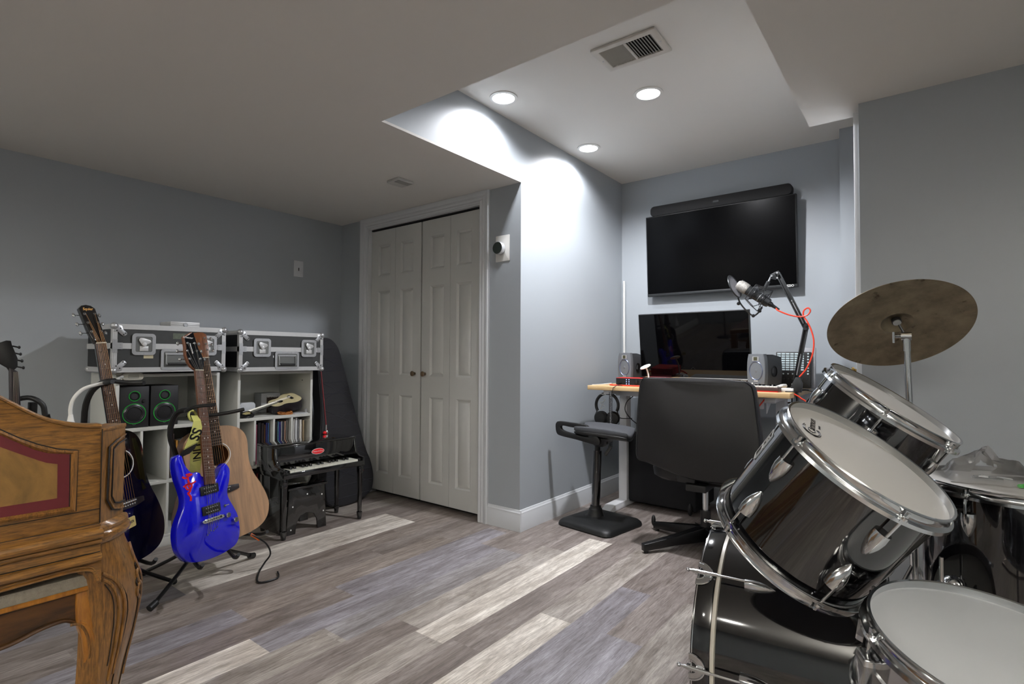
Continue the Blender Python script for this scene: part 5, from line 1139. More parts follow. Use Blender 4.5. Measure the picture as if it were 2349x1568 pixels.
def flight_case(y0, y1, z0, label, tape):
    w_, h_, d = y1-y0, .252, .42
    t = thing('flight_case', label, 'flight case', frame((-3.32, (y0+y1)/2, z0), (0, 1, 0), (0, 0, 1), (1, 0, 0)), 'flight cases on the bookcases')
    PAN = mat('case_laminate', (58, 60, 60), rough=.45, var=.2, scale=30); PANB = mat('case_side_black', (20, 20, 24), rough=.5)
    hw = w_/2
    b = B().m(PANB); b.box(-hw+.004, hw-.004, .004, h_-.004, -d+.004, -.006); b.m(PAN); b.box(-hw+.01, hw-.01, .01, h_-.01, -.006, -.003); b.build('case_body', None, t)
    e = .026; th = .003
    b = B()
    def bar(x0, x1, y0_, y1_, vert=False):
        b.box(x0, x1, y0_, y1_, -.002, .001)
        n_ = 3
        for k in range(n_):
            if vert: xx = x0+(x1-x0)*(k+.5)/n_; b.box(xx-.0028, xx+.0028, y0_, y1_, .001, .0022)
            else: yy = y0_+(y1_-y0_)*(k+.5)/n_; b.box(x0, x1, yy-.0028, yy+.0028, .001, .0022)
    bar(-hw, hw, 0, e); bar(-hw, hw, h_-e, h_); bar(-hw, -hw+.022, e, h_-e, True); bar(hw-.022, hw, e, h_-e, True); bar(-hw+.022, hw-.022, h_*.49, h_*.49+.03)
    for s in (-1, 1):
        for y_ in (0, h_-e): b.box(s*hw-.001 if s > 0 else -hw-.001, hw+.001 if s > 0 else -hw+.001, y_, y_+e, -d, 0)
        b.box(s*hw-.001, s*hw+.001, h_*.49, h_*.49+.03, -d, 0); b.box(s*hw-.001, s*hw+.001, e, h_-e, -.022, 0)
    for s in (-1, 1): b.box(-hw, hw, h_-.001, h_+.001, -.022, 0) if s > 0 else None; b.box(s*hw-.011-.011*s, s*hw+.011-.011*s, h_-.001, h_+.001, -d, 0)
    b.build('edge_extrusion', ALU, t)
    for sx in (-1, 1):
        for sy in (0, 1):
            cx, cy = sx*(hw-.008), (.010 if sy == 0 else h_-.010); dy = 1 if sy == 0 else -1
            b = B(); b.sphere((cx, cy, -.004), .0185, seg=20)
            b.prism([(cx+sx*px, cy+dy*py) for px, py in ((.004, .032), (-.016, .030), (-.032, .046), (-.040, .052), (-.049, .050), (-.056, .042), (-.054, .033), (-.038, .018), (-.034, -.002), (-.004, -.008))], -.001, .0035)
            bc = b.build('ball_corner', STEEL, t, bevel=.001)
            [B().cyl((cx-sx*px, cy+dy*py, .003), (cx-sx*px, cy+dy*py, .005), .0034, seg=8).build('rivet', GREYM, bc) for px, py in ((.049, .036), (.040, .045), (.026, .012), (.010, .024))]
            B().sphere((cx, cy, -d+.012), .0185, seg=14).build('ball_corner', STEEL, t)
    for sx in (-1, 1):
        b = B(); b.box(sx*(hw-.05) if sx < 0 else hw-.022-.022, -hw+.022+.022 if sx < 0 else hw, h_*.49-.0, h_*.49+.03, .002, .0035) if False else None
        b.box(min(sx*hw, sx*(hw-.045)), max(sx*hw, sx*(hw-.045)), h_*.49-.002, h_*.49+.032, .0022, .004); b.box(min(sx*hw, sx*(hw-.022)), max(sx*hw, sx*(hw-.022)), h_*.49-.02, h_*.49+.05, .0022, .0045)
        for px, py in ((.011, -.012), (.011, .042), (.011, .008), (.036, .008), (.036, .022)): b.cyl((sx*(hw-px), h_*.49+py, .004), (sx*(hw-px), h_*.49+py, .0055), .003, seg=8)
        b.build('corner_brace', STEEL, t)
    for sx in (-1, 1):
        x = sx*hw*.5 if sx < 0 else hw*.62; y = h_*.59
        M = TR((x, y, .003))
        b = B(); b.ring(rrect(.11, .115, .018, 5), rrect(.078, .082, .008, 5), 0, .003, M); b.m(STEEL)
        for q in [(-.047, -.04), (-.047, .04), (.047, -.04), (.047, .04), (0, .05), (0, -.05), (-.047, 0), (.047, 0)]: b.cyl((q[0], q[1], .003), (q[0], q[1], .0045), .003, seg=8, M=M)
        ld = b.build('latch_dish', STEEL, t)
        B().box(-.039, .039, -.041, .041, -.0012, .0002, M).build('latch_recess', mat('recess_metal', (128, 130, 128), rough=.35, metal=.7), t)
        b = B(); b.prism([(-.02, -.036), (.02, -.036), (.02, -.01), (-.02, -.01)], .001, .004, M); b.prism([(-.026, .022), (-.02, .034), (-.008, .034), (.028, .022), (.032, .012), (.022, .004), (.004, -.004), (-.01, -.006), (-.016, .004)], .006, .009, M); b.cyl((0, 0, 0), (0, 0, .013), .0105, seg=16, M=M); b.build('butterfly_latch', ALU, ld, bevel=.0008)
    M = TR((hw*.08, h_*.27, .003)); b = B(); b.ring(rrect(.165, .118, .016, 5), rrect(.138, .086, .006, 5), 0, .003, M)
    for q in [(-.075, -.045), (.075, -.045), (-.075, .05), (.075, .05), (-.03, .051), (0, .051), (.03, .051), (0, -.05), (-.075, 0), (.075, 0)]: b.cyl((q[0], q[1], .003), (q[0], q[1], .0045), .003, seg=8, M=M)
    hd_ = b.build('handle_dish', STEEL, t)
    B().box(-.068, .068, -.042, .042, -.0012, .0003, M).build('handle_recess', mat('recess_metal', (128, 130, 128)), t)
    b = B().m(STEEL); b.tube([(-.058, .03, .006), (-.058, -.026, .01), (.058, -.026, .01), (.058, .03, .006)], .003, 8, M=M); b.box(-.062, .062, .026, .036, .001, .006, M); b.m(RUBBER); b.cyl((-.05, -.026, .011), (.05, -.026, .011), .0075, seg=12, M=M); b.build('spring_handle', None, hd_)
    if tape: B().box(-.14, -.095, h_*.34-.012, h_*.34+.006, -.0028, -.0015).build('masking_tape', mat('masking_tape', (200, 192, 160), rough=.7), t); B().box(.0-.1+.1, .1, h_*.80-.02, h_*.80+.012, -.0028, -.002).build('label_residue', mat('label_residue', (96, 104, 92), rough=.7, var=.4, scale=60), t)
    else: B().box(-.07, -.064, h_*.34, h_*.34+.014, -.0028, -.0015).build('paper_scrap', TRIM, t)
flight_case(.932, 1.497, .9795, 'black and aluminium flight case carrying a small metal case on top', True)
flight_case(1.577, 2.152, .9725, 'black and aluminium flight case beside the hanging gig bag, nothing on top', False)
t = thing('metal_box', 'small flat ribbed aluminium case on top of the flight case', 'metal case', frame((-3.45, 1.325, 1.2335), (0, 1, 0), (0, 0, 1), (1, 0, 0)))
b = B(); b.box(-.078, .078, 0, .032, -.16, 0)
for k in range(3): b.box(-.076, .076, .005+k*.009, .010+k*.009, 0, .0015)
b.build('case', ALU, t, bevel=.003); b = B(); b.cyl((0, .016, .001), (0, .016, .006), .009); b.torus((0, .016, .004), .011, .002, seg=20); b.build('latch', STEEL, t)

# ---------------------------------------------------------------- things in the bookcases
def book(y, z, w_, h_, d, rgb, label, lean=0, name='book', x=BX1-.03):
    t = thing(name, label, 'book', frame((x, y, z), (0, 1, 0), (0, 0, 1), (1, 0, 0)), 'books in the cubbies')
    M = TR((0, 0, 0), (0, 0, lean)); m = mat('cover_%02x%02x%02x' % rgb, rgb, rough=.5, var=.1)
    b = B(); b.box(0, w_, 0, h_, -.0015, 0, M); b.box(0, .0015, 0, h_, -d, 0, M); b.box(w_-.0015, w_, 0, h_, -d, 0, M); b.build('cover', m, t)
    B().box(.0015, w_-.0015, .003, h_-.003, -d+.003, -.0015, M).build('pages', mat('paper', (205, 200, 186), rough=.8), t)
    return t
z1 = .3705
spec = [(1.736, .010, .262, (188, 186, 182), 'pale grey book at the left end of the first filled cubby'), (1.7475, .009, .255, (150, 70, 92), 'thin rose coloured book second in the first filled cubby'), (1.758, .022, .268, (24, 20, 24), 'thick black book in the first filled cubby'), (1.782, .019, .262, (36, 26, 26), 'dark brown black book left of the tan one'), (1.8025, .008, .25, (112, 78, 54), 'thin tan brown book in the first filled cubby'), (1.8115, .014, .262, (34, 34, 88), 'navy blue book in the first filled cubby'), (1.8265, .008, .258, (70, 110, 160), 'thin light blue book at the right end of the first filled cubby'),
        (1.860, .014, .27, (20, 20, 22), 'black book at the left end of the middle cubby'), (1.875, .017, .262, (30, 24, 22), 'very dark book second in the middle cubby'), (1.8935, .008, .262, (128, 178, 200), 'thin pale blue book in the middle cubby'), (1.903, .012, .258, (62, 58, 132), 'violet blue book in the middle cubby'), (1.916, .012, .262, (146, 146, 150), 'grey book in the middle cubby'), (1.929, .010, .258, (70, 72, 80), 'slate book in the middle cubby'), (1.941, .010, .262, (196, 156, 136), 'salmon book near the right of the middle cubby'), (1.953, .014, .268, (110, 106, 100), 'taupe book at the right end of the middle cubby'),
        (1.986, .015, .262, (118, 92, 70), 'brown book at the left end of the right cubby'), (2.0025, .014, .27, (204, 202, 196), 'white book beside the brown one in the right cubby'), (2.018, .018, .275, (214, 214, 214), 'thick white book with grey lettering in the right cubby'), (2.0375, .010, .268, (150, 150, 150), 'grey book in the right cubby'), (2.049, .02, .262, (210, 206, 196), 'broad cream book in the right cubby'), (2.072, .016, .255, (150, 132, 104), 'tan book at the right end of the right cubby')]
for y, w_, h_, c, lab in spec: book(y, z1, w_-.001, h_, .2, c, lab, lean=0)
for k, (y, w_, h_, c, lab) in enumerate([(1.64, .03, .25, (60, 24, 30), 'dark red book in the lowest shelf nearest the open cubby'), (1.675, .03, .24, (120, 120, 126), 'grey book low behind the toy piano bench'), (1.71, .04, .26, (30, 30, 34), 'black binder low behind the toy piano bench'), (1.755, .03, .25, (150, 60, 50), 'brick red book low behind the toy piano bench'), (1.79, .04, .22, (200, 200, 198), 'white binder low behind the toy piano bench')]):
    book(y, .0675, w_, h_, .2, c, lab)
book(1.243, .3705, .03, .25, .2, (60, 44, 40), 'dark book in the cubby behind the yellow strap')
book(1.28, .3705, .012, .21, .2, (170, 120, 44), 'amber folder in the cubby behind the yellow strap')
t = thing('wire_basket', 'white wire mesh basket in the cubby behind the strap', 'basket', (-3.45, 1.40, .3705))
b = B()
for k in range(9): b.tube([(0, -.08+k*.02, 0), (0, -.08+k*.02, .22)], .0012, 5); b.tube([(0, -.08, .01+k*.026), (0, .08, .01+k*.026)], .0012, 5)
b.build('mesh', WHITEP, t); B().box(-.12, -.005, -.08, .08, 0, .2).build('contents', mat('pale_contents', (170, 172, 174), rough=.7), t)
t = thing('cardboard_box', 'small grey and white product box printed SMALL behind the small guitar', 'box', frame((-3.64, 1.955, .6745), (.1, .995, 0), (0, 0, 1), (.995, -.1, 0)))
B().box(-.065, .065, 0, .135, -.12, 0).build('carton', mat('grey_carton', (176, 178, 180), rough=.6), t, bevel=.001)
B().box(-.028, .052, .0, .108, 0, .0008).build('printed_panel', mat('dark_print', (58, 44, 34), rough=.5, var=.3, scale=40), t)
B().text('SMALL', .024, TR((.01, .112, .001)), .0005).build('lettering', WHITET, t)
def ukulele():
    M = frame((-3.47, 2.055, .735), Vector((.52, .80, .0)).cross(Vector((-.30, -.94, -.12))).normalized(), Vector((-.20, -.955, -.20)).normalized(), Vector((0, 0, 1)))
    y_ = Vector((.06, -.965, -.25)).normalized(); z_ = Vector((.30, -.22, .9)).normalized(); x_ = y_.cross(z_).normalized(); z_ = x_.cross(y_)
    t = thing('small_guitar', 'little dark guitar with a cream top lying on the bookcase shelf', 'small guitar', frame((-3.50, 2.075, .795), x_, y_, z_))
    half = [(0, 0), (.04, .002), (.066, .018), (.078, .05), (.072, .085), (.055, .115), (.05, .14), (.054, .165), (.048, .195), (.025, .212), (0, .214)]
    full = smooth_loop(half+[(-a, y) for a, y in reversed(half[1:-1])], 3)
    B().prism(full, -.062, -.001).build('body_side', mat('dark_body', (26, 20, 26), rough=.4), t, bevel=.002)
    B().prism([(a*.985, y*.985+.001) for a, y in full], -.001, .001).build('soundboard', mat('cream_top', (216, 204, 160), rough=.4), t)
    B().cyl((0, .14, .001), (0, .14, .0016), .02, seg=30).build('sound_hole', BLACKM, t)
    B().box(-.026, .026, .05, .066, .001, .008).build('bridge', BLACKP, t, bevel=.001)
    B().box(-.014, .014, .165, .36, .001, .008).build('fretboard', mat('worn_fretboard', (120, 120, 112), rough=.5), t)
    B().box(-.012, .012, .2, .37, -.014, .001).build('neck', BLACKG, t, bevel=.003)
    B().prism([(-.014, .36), (.014, .36), (.022, .39), (.018, .425), (-.018, .425), (-.022, .39)], -.008, .004).build('headstock', mat('cream_head', (200, 186, 130), rough=.4), t, bevel=.001)
    for k in range(4): B().tube([(-.009+k*.006, .058, .010), (-.007+k*.0047, .365, .010)], .0006, 4).build('string', STRING, t)
ukulele()
def coil_of(name, label, c, rr, m, n=5, th=.004, tilt=(0, 0, 0), cat='cable', seed=1):
    rnd = random.Random(seed); P_ = []
    for k in range(n*16):
        a = 2*PI*k/16; R_ = rr*(1+.12*math.sin(k*.7+seed)); P_.append((R_*math.cos(a), R_*1.3*math.sin(a), th+.004*(k//16)+.003*math.sin(k*.9)))
    o = B().tube(P_, th, 6).build(name, m); o.matrix_world = TR(c, tilt); return tag(o, label, cat, 'coiled cables')
coil_of('coiled_cable', 'tan brown cable coiled under the small guitar', (-3.455, 1.955, .676), .035, mat('tan_cable', (176, 112, 56), rough=.5), 5, .0035, (.0, .25, 0), seed=2)
coil_of('coiled_cable', 'black cable coiled on the shelf below the small guitar neck', (-3.455, 1.69, .676), .035, BLACKP, 6, .004, (0, .15, 0), seed=3)
coil_of('coiled_cable', 'black cable bundle at the back left of the bookcase shelf', (-3.56, 1.665, .676), .03, BLACKP, 9, .006, (0, .5, 0), seed=4)
tag(B().tube([(-3.55, 1.65, .70), (-3.54, 1.645, .76), (-3.55, 1.66, .80), (-3.53, 1.655, .835)], [.009, .011, .012, .008], 8, smooth=3).build('cable_plug', BLACKP), 'black plug end sticking up at the back of the bookcase shelf', 'plug')
t = thing('white_case', 'white rounded plastic case standing behind the small guitar neck', 'case', frame((-3.56, 1.755, .6755), (0, 1, 0), (0, 0, 1), (1, 0, 0)))
B().prism(rrect(.105, .085, .02, cy=.0425), -.03, 0).build('shell', mat('white_shell', (206, 210, 214), rough=.4), t, bevel=.003)
tag(B().prism(rrect(.09, .10, .004), 0, .004, TR((-3.45, 2.05, .675))).build('paper_sheet', TRIM), 'white papers under the body of the small guitar', 'paper')
tag(B().lathe([(0, 0), (.008, 0), (.006, .02), (.009, .028), (0, .032)], 16, TR((-3.42, 2.09, .6745))).build('game_piece', STEEL), 'tiny silver figure at the shelf edge beside the papers', 'figurine')

# ---------------------------------------------------------------- toy piano
PX0, PX1, PY0, PY1 = -3.25, -2.96, 1.668, 2.232
def toy_piano():
    t = thing('toy_piano', 'glossy black toy piano with white keys and a red oval badge', 'toy piano', (PX1, (PY0+PY1)/2, 0)); c = (PY0+PY1)/2
    y0, y1 = PY0-c, PY1-c; D = -.30
    # lid and case
    B().box(D, -.085, y0+.0, y1-.0, .522, .532).build('lid', BLACKG, t, bevel=.003)
    b = B(); b.box(-.093, -.086, y0+.014, y1-.014, .418, .522); b.build('front_board', BLACKG, t, bevel=.001)
    # cheeks sweep down in front of the lid
    for ya, yb in ((y0, y0+.014), (y1-.014, y1)):
        out = [(D, .35), (D, .522), (-.085, .522), (-.078, .47), (-.062, .43), (-.035, .412), (.012, .408), (.012, .352)]
        b = B(); b.loft([[Vector((x, y, z)) for x, z in out] for y in (ya, yb)]); b.build('cheek', BLACKG, t, bevel=.002)
    B().box(D, D+.012, y0+.014, y1-.014, .35, .522).build('rear_board', BLACKG, t)
    B().box(D, .008, y0+.01, y1-.01, .352, .372).build('bottom_board', BLACKG, t, bevel=.002)
    B().box(.0, .014, y0+.0, y1, .356, .386).build('key_slip', BLACKG, t, bevel=.003)
    for ya, yb in ((y0+.014, y0+.046), (y1-.046, y1-.014)): B().box(-.086, .0, ya, yb, .372, .40).build('key_block', BLACKG, t, bevel=.002)
    n = 18; kw = (y1-y0-.092)/n; Y0 = y0+.046
    IV = mat('ivory_key', (222, 222, 208), rough=.3, var=.02)
    for k in range(n): B().box(-.086, .004, Y0+k*kw+.0006, Y0+(k+1)*kw-.0006, .376, .397).build('white_key', IV, t)
    for k in range(n-1):
        if k % 7 in (2, 6): continue
        b = B(); y = Y0+(k+1)*kw; b.loft([[Vector((x, y-w_, z)) for x, z in ((-.086, .397), (-.086, .412), (-.036, .412), (-.03, .397))] for w_ in (-.0065, .0065)]); b.build('black_key', BLACKG, t, bevel=.0015)
    M = frame((-.0855, .0, .472), (0, 1, 0), (0, 0, 1), (1, 0, 0))
    b = B().m(WHITET); b.prism([(.044*math.cos(2*PI*k/40), .0185*math.sin(2*PI*k/40)) for k in range(40)], 0, .0012, M); b.m(REDT); b.prism([(.0415*math.cos(2*PI*k/40), .016*math.sin(2*PI*k/40)) for k in range(40)], .0012, .002, M)
    b.m(WHITET); b.text('Melissa & Doug', .0115, M @ TR((0, 0, .0022)), .0004, shear=.25); b.build('badge', None, t)
    # legs with turned feet
    for (x, y) in ((-.012, y0+.018), (-.012, y1-.018), (-.25, y1-.03), (-.27, y0+.03)):
        b = B(); b.loft([[Vector((x+sx*h_, y+sy*h_, z)) for sx, sy in ((-1, -1), (1, -1), (1, 1), (-1, 1))] for h_, z in ((.015, .354), (.015, .31), (.0125, .30), (.010, .06), (.009, .05))]); b.lathe([(.010, .055), (.018, .05), (.018, .042), (.013, .002), (0, .0)], 20, TR((x, y, 0))); b.lathe([(.015, .318), (.0165, .312), (.0165, .306), (.013, .30)], 16, TR((x, y, 0))); b.build('leg', BLACKG, t, bevel=.001)
    # low side panel with a printed staff
    b = B(); b.box(-.29, -.03, y0+.004, y0+.012, .03, .352); b.build('side_panel', BLACKG, t, bevel=.001)
    SV = mat('silver_print', (120, 118, 124), rough=.4)
    b = B()
    def ribbon(P_, w_): 
        for p, q in zip(P_, P_[1:]):
            b._f([b.bm.verts.new(v) for v in (Vector((p[0], y0-.0006, p[1]-w_)), Vector((q[0], y0-.0006, q[1]-w_)), Vector((q[0], y0-.0006, q[1]+w_)), Vector((p[0], y0-.0006, p[1]+w_)))])
    for k in range(5): ribbon([(-.30+.012*i, .40+.006*k+.018*math.sin(i*.35)) for i in range(24)], .0007)
    for k in range(4): ribbon([(-.25+.05*math.cos(math.radians(q))*(.4+.2*k), .45+.05*math.sin(math.radians(q))*(.4+.2*k)) for q in range(60, 290, 15)], .001)
    b.build('printed_staff', SV, t)
    b = B(); 
    for k in range(5): 
        P_ = [(-.28+.012*i, .20+.006*k-.02*math.sin(i*.25)) for i in range(20)]
        for p, q in zip(P_, P_[1:]): b._f([b.bm.verts.new(Vector((v[0], y0+.0034, v[1]+dz))) for v, dz in ((p, -.0006), (q, -.0006), (q, .0006), (p, .0006))])
    for k in range(9): b.cyl((-.26+k*.026, y0+.0034, .20+.008*(k % 3)), (-.26+k*.026, y0+.003, .20+.008*(k % 3)), .003, seg=8)
    b.build('printed_staff', SV, t)
toy_piano()
def toy_bench():
    t = thing('toy_bench', 'black arched toy piano bench with white screw caps', 'bench', (-3.02, 1.865, 0))
    out = [(-.135, 0), (-.075, 0), (-.068, .06), (-.045, .10), (0, .115), (.045, .10), (.068, .06), (.075, 0), (.135, 0), (.118, .265), (-.118, .265)]
    GL = mat('worn_black_lacquer', (30, 28, 26), rough=.16, coat=.8, var=.1)
    for x in (-.205, 0): B().prism(out, x-.012, x, MX).build('end_panel', GL, t, bevel=.002)
    B().box(-.225, .008, -.13, .135, .265, .28).build('seat_board', BLACKG, t, bevel=.003)
    B().box(-.19, -.012, -.012, .0, .15, .18).build('stretcher', BLACKG, t)
    for y, z in ((-.095, .165), (.0, .225), (.10, .205), (.112, .10), (-.105, .03)): B().lathe([(.0048, 0), (.004, .002), (0, .0024)], 12, frame((0, y, z), (0, 1, 0), (0, 0, 1), (1, 0, 0))).build('screw_cap', WHITEP, t)
toy_bench()
tag(B().lathe([(0, 0), (.012, .0), (.0125, .002), (0, .003)], 20, TR((-3.10, 2.05, .5325))).build('coin', BRASS), 'small shiny brass disc on the toy piano lid nearer the books', 'coin')
tag(B().lathe([(0, 0), (.011, .0), (.0115, .002), (0, .003)], 20, TR((-3.105, 2.10, .5325))).build('coin', BRASS), 'small shiny brass disc on the toy piano lid nearer the door', 'coin')
# ---------------------------------------------------------------- gig bag
def gig_bag():
    M = plane_frame((-3.29, 2.30, 0), 11, 0)
    t = thing('gig_bag', 'black quilted guitar gig bag standing in the corner by the closet', 'gig bag', M)
    right = [(.033, .012), (.12, .02), (.20, .04), (.268, .075), (.297, .14), (.302, .215), (.288, .30), (.259, .385), (.213, .606), (.168, .837), (.132, 1.044), (.112, 1.14), (.085, 1.19), (.044, 1.222), (-.005, 1.226)]
    left = [(-.05, 1.20), (-.07, 1.12), (-.075, .9), (-.08, .70), (-.10, .55), (-.135, .40), (-.15, .27), (-.145, .15), (-.115, .06), (-.05, .02)]
    out = smooth_loop(right+left, 3); c = (.06, .5); rings = []
    for s, z in ((.90, -.115), (.985, -.112), (1, -.10), (1, -.012), (.985, -.002), (.90, .002)):
        rings.append([Vector((c[0]+(a-c[0])*(1-(1-s)*1.0), c[1]+(y-c[1])*(1-(1-s)*.35), z)) for a, y in out])
    b = B(); b.loft(rings); b.build('shell', QUILT, t)
    b = B(); b.tube([(a, y, -.012) for a, y in out], .004, 6, closed=True); b.build('piping', BLACKP, t)
    # quilting seams: rows and diagonals stitched on the face
    def inside(x, y):
        n_ = len(out); r = False
        for i in range(n_):
            (x1, y1), (x2, y2) = out[i], out[i-1]
            if (y1 > y) != (y2 > y) and x < (x2-x1)*(y-y1)/(y2-y1)+x1: r = not r
        return r
    b = B()
    def seam(p, q):
        n_ = 40; run = []
        for k in range(n_+1):
            x, y = p[0]+(q[0]-p[0])*k/n_, p[1]+(q[1]-p[1])*k/n_
            if inside(x, y) and inside(x+.01, y) and inside(x-.01, y): run.append((x, y, .0022))
            else:
                if len(run) > 2: b.tube(run, .0024, 5)
                run = []
        if len(run) > 2: b.tube(run, .0024, 5)
    for k in range(15): seam((-.2, .06+k*.083), (.34, .075+k*.083))
    for k in range(6): seam((-.2, .1+k*.2), (.34, .36+k*.2)); seam((-.2, .36+k*.2), (.34, .1+k*.2))
    b.build('quilt_stitching', mat('quilt_seam', (40, 40, 48), rough=.8), t)
    B().box(-.065, -.058, .30, 1.0, .001, .006).build('red_zip', mat('dark_red_zip', (110, 20, 24), rough=.5), t)
    b = B().m(REDT); b.sphere((-.088, .535, .018), .013, seg=14); b.m(CHROME); b.sphere((-.068, .54, .016), .011, (1, 1.3, .6), 12); b.tube([(-.07, .55, .01), (-.065, .59, .012)], .004, 6); b.build('zip_charm', None, t)
    B().cyl((.19, .232, .002), (.19, .232, .005), .02, seg=24).build('red_badge', REDT, t)
gig_bag()
for i, (y, r, lab) in enumerate(((2.150, .009, 'thin black pole leaning between the bookcase and the gig bag'), (2.172, .007, 'second thin black pole leaning beside the gig bag'))):
    tag(B().cyl((-3.46, y, .006), (-3.50, y, .965), r, r*.8).build('black_pole', BLACKP), lab, 'pole', 'poles beside the gig bag')

# ---------------------------------------------------------------- carved desk and bench in the left foreground
def mirror_out(half, yc=-.1): return half+[(2*yc-a, z) for a, z in reversed(half)]
def carved_desk():
    FX = -1.65; yc = -.1
    t = thing('carved_desk', 'carved oak desk front with a dark red inset panel and curved leg', 'desk', (FX, 0, 0))
    DPT = -.34
    topc = smooth_loop([(.445, .888), (.416, .890), (.373, .900), (.332, .917), (.301, .937), (.256, .970), (.20, 1.01), (.10, 1.055), (-.02, 1.078), (-.1, 1.082)], 3, closed=False)
    half = [(.447, .642)]+topc[:-1]
    out = half+[(2*yc-a, z) for a, z in [topc[-1]]+list(reversed(half))]
    B().prism(out, -.028, 0, MX).build('back_panel', OAK, t, bevel=.003)
    # thin cap along the curved crest
    crest = topc+[(2*yc-a, z) for a, z in reversed(topc[:-1])]
    b = B(); b.loft([[Vector((x, a, z+dz)) for x, dz in ((-.034, -.001), (.004, -.001), (.006, .004), (.002, .009), (-.034, .009))] for a, z in crest]); b.build('crest_rail', OAK, t, bevel=.001)
    fr = [(.262, .702), (.396, .690), (.398, .836), (.359, .844), (.324, .859), (.290, .878), (.257, .901), (.2, .935), (.1, .975), (0, .99), (-.1, .995)]
    rd = [(.262, .709), (.385, .703), (.384, .829), (.342, .837), (.318, .848), (.290, .867), (.258, .889), (.2, .92), (.1, .96), (0, .975), (-.1, .98)]
    iw = [(.261, .730), (.361, .728), (.360, .809), (.340, .815), (.325, .823), (.291, .843), (.258, .863), (.2, .89), (.1, .93), (0, .945), (-.1, .95)]
    def full(h): return h[1:]+[(2*yc-a, z) for a, z in reversed(h[1:-1])]+[(-.1, h[0][1])]
    o_, r_, i_ = full(fr), full(rd), full(iw)
    b = B(); M = MX
    n_ = len(o_); vo = [[b.bm.verts.new(M @ Vector((a, z, x))) for a, z in o] for o, x in ((o_, .0005), (o_, .006), ([((p[0]+q[0])/2, (p[1]+q[1])/2) for p, q in zip(o_, r_)], .009), (r_, .001))]
    for A_, B_ in zip(vo, vo[1:]):
        for k in range(n_): j = (k+1) % n_; b._f([A_[k], A_[j], B_[j], B_[k]])
    b.build('inset_moulding', OAKV, t, ang=20)
    b = B(); b.ring(r_, i_, .0003, .0015, M); b.build('red_inset', REDL, t)
    B().prism(i_, .0003, .002, M).build('inset_veneer', wood('inset_veneer', (150, 112, 58), (108, 82, 42), stretch=(14, 14, 10), rough=.4, contrast=(.3, .7)), t)
    DARKL = mat('black_line', (22, 15, 8), rough=.7)
    def groove(P_, r=.0016, x=.001): return B().tube([(x, a, z) for a, z in P_], r, 6)
    groove([(.398, .8365), (.359, .8455), (.324, .8605), (.290, .8795), (.257, .9025), (.2, .9365), (.1, .9765), (0, .9915)]).build('dark_groove', DARKL, t)
    groove([(.3975, .689), (.3985, .837)]).build('dark_groove', DARKL, t); groove([(.385, .703), (.384, .829)], .0012, .0016).build('dark_groove', DARKL, t)
    # stepped waist mouldings and apron
    def mould(name, prof, y0_=-.66, y1_=.448, m=OAK):
        b = B(); b.loft([[Vector((x, y, z)) for x, z in prof] for y in (y0_, y1_)]); return b.build(name, m, t, ang=25)
    def arc(cx, cz, r, a0, a1, n=6, sx=1): return [(cx+sx*r*math.cos(math.radians(a0+(a1-a0)*k/n)), cz+r*math.sin(math.radians(a0+(a1-a0)*k/n))) for k in range(n+1)]
    mould('waist_moulding', [(-.03, .60)]+[(.010, .600)]+arc(.010, .6075, .0065, -90, 60)+arc(.016, .627, .013, -70, 90)+[(.004, .642), (.004, .648), (-.03, .648)])
    mould('apron_rail', [(-.03, .558), (.012, .558)]+arc(.012, .568, .010, -90, 90)+[(.008, .580), (.006, .60), (-.03, .60)])
    for z, x in ((.6005, .009), (.6145, .0165), (.6485, .003), (.5805, .010), (.5585, .0115), (.685, .0006)): B().tube([(x, -.64, z), (x, .446, z)], .0011, 6).build('dark_groove', DARKL, t)
    # apron with shaped lower edge
    low = smooth_loop([(.452, .50), (.447, .515), (.440, .530), (.428, .537), (.40, .541), (.366, .541), (.30, .539), (.2, .536), (.0, .534), (-.1, .534)], 3, closed=False)
    ap = low+[(2*yc-a, z) for a, z in reversed(low[:-1])]+[(-.652, .56), (.452, .56)]
    B().prism(ap, -.028, .004, MX).build('apron', OAK, t, bevel=.003)
    for dz, r in ((.004, .0035), (.012, .0022)):
        B().tube([(.005, a-(.006 if a > .3 else 0), z+dz) for a, z in low], r, 6).build('apron_bead', OAK, t)
    B().loft([[Vector((x, -.1+sy*(.55-.22*x), z)) for x, sy in ((-.02, -1), (-.02, 1), (DPT, 1), (DPT, -1))] for z in (.60, .648)]).build('carcass', OAK, t, bevel=.003)
    B().box(DPT, -.028, -.64, .44, .648, .655).build('writing_surface', REDL, t)
    B().tube([(.002, .4465, .65), (.002, .4465, .884)], .0013, 6).build('dark_groove', DARKL, t)
    # canted corner post and cabriole leg, swept as sections
    s2 = math.sqrt(.5); e = Vector((-s2, s2, 0)); nrm = Vector((s2, s2, 0)); O = Vector((0, .447, 0))
    def post(zs, name, m=OAKV):
        """each section: left edge offset a0, right edge a1 along the cant, bulge out of the cant plane"""
        rings = []
        for z, a0, a1, bulge in zs:
            c0, c1 = O+e*a0, O+e*a1; w_ = a1-a0
            P_ = []
            for k in range(9):
                f = k/8; P_.append(c0.lerp(c1, f)+nrm*(bulge*math.sin(PI*f)**.7)+Vector((0, 0, z)))
            P_.append(c1-nrm*.05+Vector((0, 0, z))); P_.append(c0-nrm*.05-e*.0+Vector((0, 0, z)))
            rings.append(P_)
        b = B(); b.loft(rings); return b.build(name, m, t, ang=30)
    post([(.648, 0, .098, .002), (.75, 0, .099, .002), (.872, 0, .10, .002), (.880, 0, .1, .001)], 'corner_post')
    cap = post([(.877, -.003, .104, .004), (.882, -.003, .104, .005), (.886, -.001, .102, .003)], 'post_cap', OAK)
